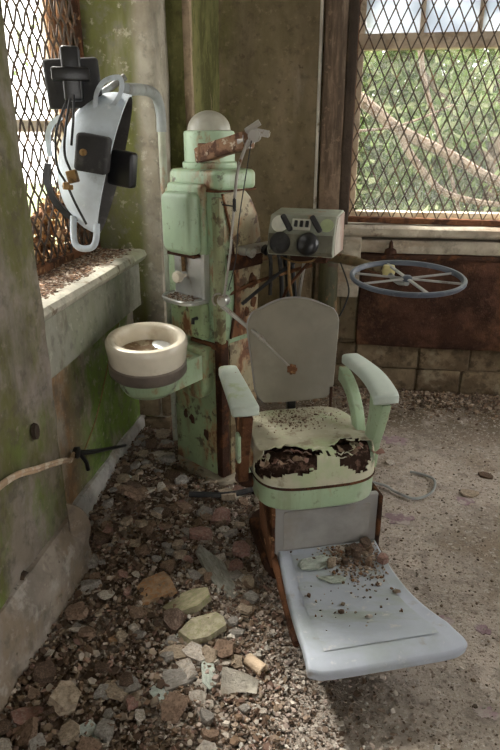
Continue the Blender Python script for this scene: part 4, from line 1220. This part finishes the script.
m_ = MB(); m_.tube([(-.0, 2.55, .012), (.226, 2.5, .012), (.286, 2.446, .012), (.369, 2.401, .012), (.449, 2.47, .012), (.471, 2.576, .012), (.413, 2.622, .012), (.368, 2.634, .012)], .006, 8, smooth=8); o = m_.build('floor_cable', 'grey_pipe'); tag(o, 'grey cable curled in a loop on the open concrete floor', 'cable')
m_ = MB(); m_.tube([(-.60, 2.24, .045), (-.537, 2.245, .045), (-.45, 2.255, .045), (-.36, 2.30, .045), (-.29, 2.36, .045), (-.2, 2.42, .045)], .013, 8, smooth=8); o = m_.build('floor_hose', 'black_hose'); tag(o, 'black rubber hose on the rubble at the foot of the dental unit', 'hose')


# ------------------------------------------------------------------ rubble
def frag_mesh(name, rnd_, k, flat, elong=1.0):
    """unit-sized broken fragment: irregular outline, slightly bulged top, uneven thickness"""
    b = bmesh.new()
    top, bot = [], []
    a0 = rnd_.uniform(0, 6)
    for i in range(k):
        a = a0 + 2 * PI * (i + rnd_.uniform(-.28, .28)) / k
        q = rnd_.uniform(.34, .54)
        x, y = q * math.cos(a) * elong, q * math.sin(a)
        top.append(b.verts.new((x * .94, y * .94, flat * rnd_.uniform(.75, 1.1))))
        bot.append(b.verts.new((x * rnd_.uniform(.9, 1.08), y * rnd_.uniform(.9, 1.08), 0)))
    c = b.verts.new((0, 0, flat * rnd_.uniform(.95, 1.2)))
    for i in range(k):
        j = (i + 1) % k
        b.faces.new((top[i], top[j], c))
        b.faces.new((bot[i], bot[j], top[j], top[i]))
    b.faces.new(bot[::-1])
    bmesh.ops.recalc_face_normals(b, faces=b.faces)
    me = bpy.data.meshes.new(name)
    b.to_mesh(me)
    b.free()
    return me


rf = random.Random(77)


def big(name, mat, label, cat, x, y, w, l, t, rz, tilt=(0, 0), lift=0.0, k=7):
    me = frag_mesh(name, rf, k, t / max(w, .001))
    me.materials.append(M[mat])
    o = bpy.data.objects.new(name, me)
    COL.objects.link(o)
    o.location = (x, y, ground(x, y) - .002 + lift)
    o.rotation_euler = (R(tilt[0]), R(tilt[1]), R(rz))
    o.scale = (w, l, w)
    tag(o, label, cat)
    return o


big('plaster_slab', 'slab_orange', 'tan plaster slab with an orange stained edge among the rubble', 'slab', -.57, 1.66, .17, .15, .022, 20, (5, -6), .004)
big('plaster_slab', 'slab_green', 'long moss tinged slab lying beside the orange stained slab', 'slab', -.44, 1.61, .235, .105, .022, 42, (-8, -6), .012)
big('plaster_slab', 'slab_yellow', 'pale yellow green slab lying just below the long mossy slab', 'slab', -.375, 1.50, .16, .15, .024, 60, (-7, 5), .008, 8)
big('slate_shard', 'slab_grey', 'long grey slate shard pointing towards the chair footrest', 'shard', -.385, 1.765, .30, .085, .014, -52, (4, 10), .02, 6)
big('wood_block', 'wood_dark', 'dark rotten wood block leaning against the mossy slab', 'wood block', -.478, 1.515, .075, .12, .035, 8, (8, 5), .004, 8)
big('paint_chip', 'chip_blue', 'small pale blue paint chip below the dark wood block', 'paint chip', -.449, 1.445, .07, .05, .006, 20, (4, 3), .008, 6)
big('paint_chip', 'chip_blue', 'square pale blue paint chip beside a grey brown slab', 'paint chip', -.446, 1.25, .085, .085, .006, 35, (3, -4), .008, 5)
big('paint_chip', 'chip_blue', 'mint coloured paint chip at the near end of the skirting', 'paint chip', -.585, 1.098, .09, .07, .006, -15, (4, 3), .008, 6)
big('paint_chip', 'shard', 'pale green paint chip lying in the corner by the chalky skirting', 'paint chip', -.9, 2.30, .06, .05, .006, 15, (4, 3), .012, 6)
big('plaster_piece', 'frag_tan', 'square tan plaster piece below the pale blue chip', 'fragment', -.443, 1.385, .10, .07, .02, 15, (3, 3), .004, 6)
big('plaster_piece', 'frag_pale', 'pale broken plaster piece next to the square tan piece', 'fragment', -.375, 1.395, .09, .08, .022, -25, (3, 6), .004, 6)
big('plaster_slab', 'frag_grey', 'grey brown flat slab above the square blue chip', 'slab', -.405, 1.298, .13, .09, .018, 28, (3, 3), .004, 8)
big('glass_shard', 'shard', 'long pale shard of dusty glass lying near the paper tube', 'shard', -.325, 1.34, .055, .17, .005, 22, (3, 3), .012, 6)
big('plaster_piece', 'frag_grey', 'rounded grey fragment near the skirting of the pier', 'fragment', -.533, 1.252, .085, .08, .02, 0, (3, 3), .002, 8)
big('brick_piece', 'frag_pink', 'pink brick fragment lying beside the black hose', 'brick', -.428, 2.10, .085, .13, .045, -25, (6, 4), .0, 7)
big('brick_piece', 'frag_pink', 'reddish brown brick lump below the pink brick fragment', 'brick', -.49, 1.965, .13, .075, .04, 5, (4, 4), .0, 8)
big('plaster_slab', 'frag_pale', 'pale plaster slab lying behind the dental unit base near the corner', 'slab', -.80, 2.53, .15, .08, .018, 15, (4, 4), .004, 6)
big('dry_leaf', 'slab_orange', 'orange brown scrap among the dark rubble by the skirting', 'scrap', -.628, 1.418, .075, .05, .008, 25, (5, 5), .008, 6)
big('plaster_piece', 'frag_pink', 'pinkish tan leaf shaped scrap at the near foot of the pier skirting', 'scrap', -.77, 1.12, .13, .09, .01, 35, (6, 8), .008, 8)
# rolled tube and curled paper
PT = thing('cardboard_tube', 'short tan rolled cardboard tube on pale plaster grit', 'tube', (-.19, 1.385, .02))
m_ = MB(Matrix.Translation((-.19, 1.385, ground(-.19, 1.385) + .022)) @ Matrix.Rotation(R(55), 4, 'Z')); m_.lathe([(.011, -.032), (.019, -.032), (.0195, .032), (.012, .032), (.011, -.032)], 20, Matrix.Rotation(PI / 2, 4, 'X')); m_.build('tube_wall', 'tube', PT)
m_ = MB(); 
gz = ground(-.235, 1.29)
m_.grid(lambda u, v: Vector((-.275 + .10 * u, 1.27 + .04 * v + .02 * u, gz + .008 + .052 * (1 - u) * v * (1 - .2 * u) * 1.1 + .012 * math.sin(u * 3) + .01 * v)), 8, 8, .0025)
o = m_.build('paper_scrap', 'paper'); tag(o, 'white curled paper scrap standing up near the cardboard tube', 'paper')
# glass shards on the footrest
for (x, y, w, l, rz, lb) in ((-.02, -.06, .19, .075, 10, 'large pale green glass shard lying against the toe board'), (.02, -.14, .12, .042, -14, 'narrow pale glass shard on the footrest beside the crumbs')):
    p = XT @ Vector((x, y, 0))
    u_ = (.015 - y) / .555
    z = foot(u_, .5)[2]
    me = frag_mesh('glass_shard', rf, 7, .005 / w)
    me.materials.append(M['shard'])
    o = bpy.data.objects.new('glass_shard', me); COL.objects.link(o)
    o.location = (p.x, p.y, z + .005); o.rotation_euler = (R(4), 0, R(20 + rz)); o.scale = (w, l, w)
    tag(o, lb, 'shard')
# rubble lumps on the footrest
random.seed(15)
for i in range(14):
    x, y = random.gauss(.12, .045), -abs(random.gauss(.055, .035)) - .01
    p = XT @ Vector((x, y, 0))
    z = foot((.015 - y) / .555, .5)[2]
    w = random.uniform(.02, .048)
    me = frag_mesh('rubble_lump', rf, 7, random.uniform(.45, .8))
    me.materials.append(M[random.choice(['frag_brown', 'frag_dark', 'frag_tan', 'frag_pink'])])
    o = bpy.data.objects.new('rubble_lump', me); COL.objects.link(o)
    o.location = (p.x, p.y, z + .003); o.rotation_euler = (0, 0, random.uniform(0, 6)); o.scale = (w, w, w)
    tag(o, 'small brown rubble lump heaped on the footrest against the toe board', 'rubble', 'rubble lumps heaped on the footrest')

# the larger fragments, each on its own
KINDS = [('plaster_fragment', 'frag_brown', 'brown plaster fragment', 'brown plaster fragments in the rubble'),
         ('plaster_fragment', 'frag_tan', 'tan plaster fragment', 'tan plaster fragments in the rubble'),
         ('plaster_fragment', 'frag_grey', 'grey plaster fragment', 'grey plaster fragments in the rubble'),
         ('plaster_fragment', 'frag_pale', 'cream paint flake', 'pale paint flakes in the rubble'),
         ('brick_fragment', 'frag_pink', 'reddish brick fragment', 'reddish brick fragments in the rubble'),
         ('bark_fragment', 'frag_dark', 'dark rotten crumb', 'dark rotten crumbs in the rubble')]
rng = random.Random(5)
pool = {}
for nm, mt, lb, gr in KINDS:
    pool[mt] = []
    for i in range(5):
        me = frag_mesh(nm, rng, rng.choice((5, 6, 7)), rng.uniform(.16, .34) if mt != 'frag_pale' else rng.uniform(.08, .14), rng.uniform(.8, 1.2))
        me.materials.append(M[mt])
        pool[mt].append(me)


def rub_edge(y):
    return -.16 if y > 1.75 else (-.17 + (1.75 - y) * .18)


FIXED = [(UO.x, UO.y, .23), (-.57, 1.66, .09), (-.44, 1.61, .1), (-.375, 1.5, .09), (-.478, 1.515, .06), (-.446, 1.25, .05), (-.19, 1.385, .04), (-.235, 1.29, .05)]
placed = 0
while placed < 290:
    y = rng.uniform(1.02, 2.92)
    x = rng.uniform(-.95, -.10)
    if x > rub_edge(y) - .02 - abs(rng.gauss(0, .06)): continue
    if y < 1.76 and x < -.82: continue
    if any(math.hypot(x - a, y - c) < q for a, c, q in FIXED): continue
    left = max(0, min(1, (-.35 - x) / .4))
    kd = rng.choices(KINDS, weights=(3 + 5 * left, 4.5, 3.5, 3.5 - 2 * left, 1.2, .6 + 2.6 * left))[0]
    me = rng.choice(pool[kd[1]])
    s = min(.11, max(.03, rng.lognormvariate(-2.95, .36)))
    o = bpy.data.objects.new(kd[0], me)
    COL.objects.link(o)
    o.location = (x, y, ground(x, y) + rng.uniform(.004, .016))
    o.scale = (s * rng.uniform(.8, 1.25), s, s)
    o.rotation_euler = (R(rng.gauss(0, 14)), R(rng.gauss(0, 14)), rng.uniform(0, 6.28))
    zone = next(t for c, t in ((y > 2.5, 'behind the dental unit by the corner'), (y > 2.0 and x < -.62, 'against the chalky skirting under the side window'), (y > 1.95, 'at the foot of the dental unit near the black hose'),
                               (x < -.66, 'along the foot of the mossy pier skirting'), (x > -.36 and y > 1.45, 'beside the rusty side of the footrest'), (y > 1.42, 'around the mossy slabs'), (x > -.42, 'near the cardboard tube and curled paper'), (True, 'in front of the mossy slabs')) if c)
    big_ = 'large' if s > .062 else ('small' if s < .044 else 'middling')
    tag(o, f'{big_} {kd[2]} lying {zone}', 'fragment', f'{kd[2]}s {zone}')
    placed += 1
# few pieces on the open concrete
rng = random.Random(8)
for (x, y, w, l, rz, mt, lb) in ((.615, 2.49, .10, .06, 10, 'frag_tan', 'tan plaster piece with a dark rim lying alone on the open concrete'), (.72, 2.66, .09, .05, -20, 'frag_dark', 'dark crumbling leaf scrap lying on the open concrete'), (.16, 1.80, .03, .15, 12, 'frag_grey', 'thin grey sliver lying beside the footrest'), (.235, 1.70, .03, .10, -8, 'frag_tan', 'short tan sliver lying beside the footrest edge'), (.28, 2.72, .06, .05, 0, 'frag_pale', 'pale plaster crumb behind the cable loop')):
    big('plaster_piece', mt, lb, 'fragment', x, y, w, l, .012, rz, (3, 3), .002, 7)


# uncountable small grit and chips
def chips(name, n, place, size, palette, rnd_, flat=(.12, .4), tilt=35, mat='chip'):
    V, F, Cc = [], [], []
    for _ in range(n):
        p = place(rnd_)
        if p is None: continue
        x, y, z = p
        k = rnd_.choice((4, 5))
        s = size(rnd_)
        h = s * rnd_.uniform(*flat)
        E_ = Euler((R(rnd_.uniform(-tilt, tilt)), R(rnd_.uniform(-tilt, tilt)), rnd_.uniform(0, 6.28))).to_matrix()
        el = rnd_.uniform(.5, 1)
        b0 = len(V)
        tops = []
        for lay in (0, 1):
            for i in range(k):
                a = 2 * PI * (i + .0) / k
                q = s * .5 * (rnd_.uniform(.7, 1.1) if lay == 0 else 1)
                if lay == 0:
                    tops.append(q)
                    v = Vector((q * math.cos(a), q * el * math.sin(a), 0))
                else:
                    q = tops[i] * .9
                    v = Vector((q * math.cos(a), q * el * math.sin(a), h))
                v = E_ @ v
                V.append((v.x + x, v.y + y, v.z + z))
        F.append([b0 + k + i for i in range(k)])
        for i in range(k):
            j = (i + 1) % k
            F.append([b0 + i, b0 + j, b0 + k + j, b0 + k + i])
        c = rnd_.choice(palette)
        f = rnd_.uniform(.7, 1.2)
        Cc += [(c[0] * f, c[1] * f, c[2] * f, 1)] * (2 * k)
    me = bpy.data.meshes.new(name)
    me.from_pydata(V, [], F)
    at = me.color_attributes.new('chip', 'FLOAT_COLOR', 'POINT')
    at.data.foreach_set('color', [q for c in Cc for q in c])
    me.materials.append(M[mat])
    o = bpy.data.objects.new(name, me)
    COL.objects.link(o)
    return o


BROWN = [(.25, .17, .115), (.16, .105, .075), (.33, .25, .18), (.40, .32, .25), (.11, .075, .055), (.48, .41, .34), (.29, .185, .145)]
PALE = [(.60, .54, .47), (.50, .42, .36), (.33, .27, .22), (.58, .54, .48), (.28, .21, .16), (.46, .37, .32), (.2, .14, .1)]
GREY = [(.52, .46, .40), (.36, .3, .24), (.62, .57, .5), (.13, .10, .075), (.36, .29, .23), (.18, .13, .09)]


def pl_left(r_):
    y = r_.uniform(.9, 2.95)
    x = r_.uniform(-.98, -.1)
    e = rub_edge(y) + r_.gauss(0, .05)
    if x > e or (x < -.855 and y < 1.76): return None
    if abs(x - UO.x) < .19 and abs(y - UO.y) < .17: return None
    return x, y, ground(x, y) + r_.uniform(-.002, .014)


def pl_mid(r_):
    y = r_.uniform(.9, 2.9)
    e = rub_edge(y)
    x = e + r_.gauss(-.10, .2)
    if x < -.86 or x > e + .4: return None
    if abs(x - UO.x) < .19 and abs(y - UO.y) < .17: return None
    return x, y, ground(x, y) + r_.uniform(-.001, .012)


def pl_right(r_):
    x, y = r_.uniform(-.25, 1.8), r_.uniform(.85, 3.62)
    return x, y, ground(x, y) - .0005


def pl_backfoot(r_):
    x = r_.uniform(-.7, 1.8)
    y = 3.62 - abs(r_.gauss(0, .13))
    return x, y, ground(x, y) + max(0, .02 - (3.62 - y) * .1)


r1 = random.Random(101)
tag(chips('rubble_chips', 15000, pl_left, lambda r_: min(.036, r_.lognormvariate(-4.15, .42)), BROWN, r1, flat=(.08, .3), tilt=42), 'brown rubble of plaster crumbs and bark heaped along the left wall', 'rubble', kind='stuff')
tag(chips('plaster_chips', 22000, pl_mid, lambda r_: min(.028, r_.lognormvariate(-4.75, .5)), PALE, r1, tilt=30), 'pale plaster grit scattered between the rubble and the chair', 'grit', kind='stuff')
tag(chips('floor_grit', 26000, pl_right, lambda r_: min(.02, r_.lognormvariate(-5.35, .5)), GREY, r1, tilt=20), 'fine grey grit scattered over the open concrete floor', 'grit', kind='stuff')
tag(chips('wall_foot_litter', 4500, pl_backfoot, lambda r_: min(.04, r_.lognormvariate(-4.2, .4)), BROWN[:5], r1), 'brown litter gathered along the foot of the back wall', 'litter', kind='stuff')


def pl_sill(r_):
    x = r_.uniform(-1.2, -.945)
    y = r_.uniform(1.77, 2.81)
    t = (-.94 - x) / .3
    if r_.random() > 7 * (t - .05): return None
    return x, y, .982 + max(0, t - .5) * .05 * r_.random()


SB = [(.25, .17, .12), (.17, .11, .08), (.38, .29, .22), (.5, .42, .34), (.3, .17, .1), (.12, .08, .06)]
tag(chips('sill_flakes', 26000, pl_sill, lambda r_: min(.022, r_.lognormvariate(-4.65, .4)), SB, r1, tilt=20), 'brown flakes of rot covering the side window sill', 'flakes', kind='stuff')


def pl_seat(r_):
    x, y = r_.gauss(.0, .09), r_.gauss(.30, .05)
    if abs(x) > .17 or y > .38: return None
    p = XT @ Vector((x, y, 0))
    return p.x, p.y, cush_z(x, y)


def pl_foot(r_):
    if r_.random() < .85:
        x, y = r_.gauss(.12, .055), -abs(r_.gauss(.01, .075))
    else:
        x, y = r_.uniform(-.1, .2), r_.uniform(-.4, 0)
        if r_.random() < .5: return None
    if abs(x - .042) > .17: return None
    p = XT @ Vector((x, y, 0))
    return p.x, p.y, foot((.015 - y) / .555, .5)[2] + .004


tag(chips('seat_litter', 520, pl_seat, lambda r_: min(.016, r_.lognormvariate(-5.2, .45)), SB[:4], r1, tilt=15), 'brown litter lying at the back of the torn seat', 'litter', kind='stuff')
tag(chips('footrest_crumbs', 1100, pl_foot, lambda r_: min(.026, r_.lognormvariate(-4.85, .5)), SB + PALE[:3], r1, tilt=20), 'crumbs of plaster and rot scattered on the footrest', 'crumbs', kind='stuff')


def pl_tray(r_):
    p = T @ Vector((r_.uniform(-.09, .07), r_.uniform(-.255, -.18), 0))
    return p.x, p.y, .863


tag(chips('tray_litter', 130, pl_tray, lambda r_: r_.uniform(.007, .016), SB[:4], r1, tilt=15), 'brown and white crumbs lying in the small metal tray', 'crumbs', kind='stuff')


def pl_arm(r_):
    p = XT @ Vector((-.25 + r_.uniform(-.022, .022), r_.uniform(.2, .33), 0))
    return p.x, p.y, .716


tag(chips('arm_litter', 60, pl_arm, lambda r_: r_.uniform(.005, .013), SB[:3], r1, tilt=15), 'brown flakes on the back of the mossy arm pad', 'flakes', kind='stuff')

# ------------------------------------------------------------------ outside
mb = MB(); mb.box((-14, 4.0, -.62), (16, 26, -.55)); mb.box((-6, -4, -.62), (-1.32, 4.0, -.55)); struct(mb, 'ground', 'grass', 'grassy ground outside the windows', 'ground')
# dead leaves and vines caught behind the side grille
rl = random.Random(3)


def pl_dead(r_):
    x, y = r_.uniform(-1.222, -1.185), r_.uniform(1.8, 2.79)
    top = .09 + .22 * max(0, min(1, (y - 2.05) / .5))
    return x, y, .985 + r_.random() ** 1.3 * top


DL = [(.42, .2, .07), (.3, .14, .06), (.5, .3, .14), (.2, .1, .05), (.6, .42, .24), (.13, .07, .04)]
tag(chips('dead_leaves', 1300, pl_dead, lambda r_: r_.uniform(.025, .06), DL, rl, flat=(.03, .06), tilt=90, mat='leaf_dead'), 'dry brown leaves piled behind the side window grille', 'leaves', kind='stuff')
VN = thing('dead_vines', 'tangle of dead brown vine stems climbing the side window jamb', 'vine', (-1.22, 2.70, .98))
for i in range(18):
    x0, y0 = rl.uniform(-1.215, -1.19), rl.uniform(2.715, 2.785)
    ph = rl.uniform(0, 6)
    pts = [(x0 + .02 * math.sin(ph + k * .9) + rl.uniform(-.006, .006), y0 + .02 * math.sin(ph * 2 + k * .6) + rl.uniform(-.01, .01), .98 + k * .105) for k in range(15)]
    m_ = MB(); m_.tube(pts, [rl.uniform(.009, .018), rl.uniform(.005, .014)], 6, smooth=3)
    m_.build('vine_stem', 'vine', VN)
m_ = MB(); m_.tube([(-1.20, 2.1, 1.10), (-1.205, 2.4, 1.20), (-1.20, 2.72, 1.26)], .016, 8, smooth=4); m_.build('cross_branch', 'vine', VN)


# trees beyond the back window
def tree(name, label, trunk, branches, centre, radius, nleaf, cols, rnd_, lsize=(.08, .15), bark='bark'):
    t = thing(name, label, 'tree', trunk[0], 'trees outside the back window')
    m = MB(); m.tube(trunk, [.09, .05], 10, smooth=4); m.build('trunk', bark, t)
    for pts, r_ in branches:
        m = MB(); m.tube(pts, [r_, r_ * .6], 8, smooth=5); m.build('branch', bark, t)
    V, F, Cc = [], [], []
    cl = [(Vector((rnd_.gauss(0, .5), rnd_.gauss(0, .45), rnd_.gauss(0, .5))), rnd_.uniform(.15, .34)) for _ in range(46)]
    root = Vector(t.location)
    for _ in range(nleaf):
        c, q = rnd_.choice(cl)
        d = Vector((rnd_.gauss(0, 1), rnd_.gauss(0, 1), rnd_.gauss(0, .8))) * q * .55
        p = Vector(centre) + Vector((c.x * radius[0], c.y * radius[1], c.z * radius[2])) + Vector((d.x * radius[0], d.y * radius[1], d.z * radius[2])) - root
        E_ = Euler((rnd_.uniform(-1.2, 1.2), rnd_.uniform(-1.2, 1.2), rnd_.uniform(0, 6.28))).to_matrix()
        s = rnd_.uniform(*lsize)
        b0 = len(V)
        for a, c2 in ((-.5, 0), (0, -.24), (.5, 0), (0, .24)):
            V.append(tuple(p + E_ @ Vector((a * s, c2 * s, 0))))
        F.append((b0, b0 + 1, b0 + 2, b0 + 3))
        col = rnd_.choice(cols); f = rnd_.uniform(.75, 1.2)
        Cc += [(min(.9, col[0] * f), min(.9, col[1] * f), min(.9, col[2] * f), 1)] * 4
    me = bpy.data.meshes.new('foliage')
    me.from_pydata(V, [], F)
    at = me.color_attributes.new('chip', 'FLOAT_COLOR', 'POINT')
    at.data.foreach_set('color', [q for c in Cc for q in c])
    me.materials.append(M['leaf'])
    o = bpy.data.objects.new('foliage', me)
    COL.objects.link(o)
    o.parent = t
    tag(o, kind='stuff')
    return t


LG = [(.15, .22, .06), (.23, .30, .11), (.09, .14, .04), (.34, .37, .20), (.20, .22, .10)]
rt = random.Random(21)
tree('tree', 'leafy tree with a long bare branch slanting across the back window', [(-1.1, 5.6, -.55), (-1.05, 5.6, .8), (-.9, 5.55, 2.0), (-.9, 5.5, 3.4)],
     [([(-.95, 5.55, 2.1), (-.4, 5.5, 2.0), (.02, 5.5, 1.78), (.40, 5.5, 1.515), (.81, 5.5, 1.327), (1.23, 5.5, 1.12), (1.9, 5.5, .95)], .058),
      ([(.40, 5.5, 1.515), (.5, 5.48, 1.33), (.76, 5.46, 1.06), (1.05, 5.46, .97), (1.3, 5.4, .95)], .036),
      ([(.45, 5.52, 2.6), (.52, 5.5, 2.02), (.66, 5.5, 1.6), (.8, 5.5, 1.28), (.95, 5.5, .85)], .024),
      ([(.02, 5.5, 1.5), (.4, 5.45, 1.55), (.8, 5.45, 1.7)], .012)], (.2, 7.3, 1.5), (2.6, .6, 1.4), 15000, LG, rt)
tree('tree', 'dense bright green tree standing behind the bare branch', [(1.6, 7.6, -.55), (1.6, 7.6, 1.0), (1.5, 7.5, 3)], [([(1.55, 7.5, 1.2), (.9, 7.4, 1.9), (.4, 7.4, 2.4)], .04), ([(1.55, 7.5, 1.5), (2.3, 7.4, 2.3)], .04)], (1.2, 8.4, 1.6), (2.6, .8, 2.1), 20000, LG, rt)
tree('tree', 'pale hazy tree filling the gap far behind the others', [(.2, 10, -.55), (.2, 10, 1.0), (.3, 10, 3)], [([(.2, 10, 1.0), (1.2, 10, 2.2)], .05)], (1.4, 10.8, 1.2), (3, 1.0, 2.2), 14000, [(.22, .27, .14), (.30, .33, .21), (.17, .20, .11)], rt, (.08, .14))
tree('shrub', 'low pale green shrub on the grass below the bare branch', [(.7, 6.3, -.55), (.7, 6.3, .1), (.7, 6.3, .5)], [([(.7, 6.3, .0), (1.1, 6.3, .6)], .02)], (.7, 7.0, .3), (2.2, .5, .8), 8000, LG[1:], rt)

# ------------------------------------------------------------------ ceiling and the rest of the room
mb = MB(); mb.box((-1.30, -2.4, 2.9), (2.75, 3.96, 3.0)); struct(mb, 'ceiling', 'ceiling', 'stained plaster ceiling', 'ceiling')
mb = MB()
mb.box((2.65, -2.4, -.02), (2.75, 3.96, .95)); mb.box((2.65, -2.4, 2.6), (2.75, 3.96, 2.9))
for a, c in ((-2.4, 1.7), (3.5, 3.96)):  # gap left between these boxes is an added, unseen opening that brightens the room
    mb.box((2.65, a, .95), (2.75, c, 2.6))
struct(mb, 'wall_right', 'plaster_brown', 'plaster wall with an unseen opening added to let in light', 'wall')
mb = MB(); mb.box((-1.30, -2.5, -.02), (.3, -2.4, 2.9)); mb.box((1.5, -2.5, -.02), (2.75, -2.4, 2.9)); mb.box((.3, -2.5, 2.2), (1.5, -2.4, 2.9))  # door-sized gap added out of view to let more daylight in
struct(mb, 'wall_front', 'plaster_brown', 'plaster wall with an added opening for light behind the camera', 'wall')
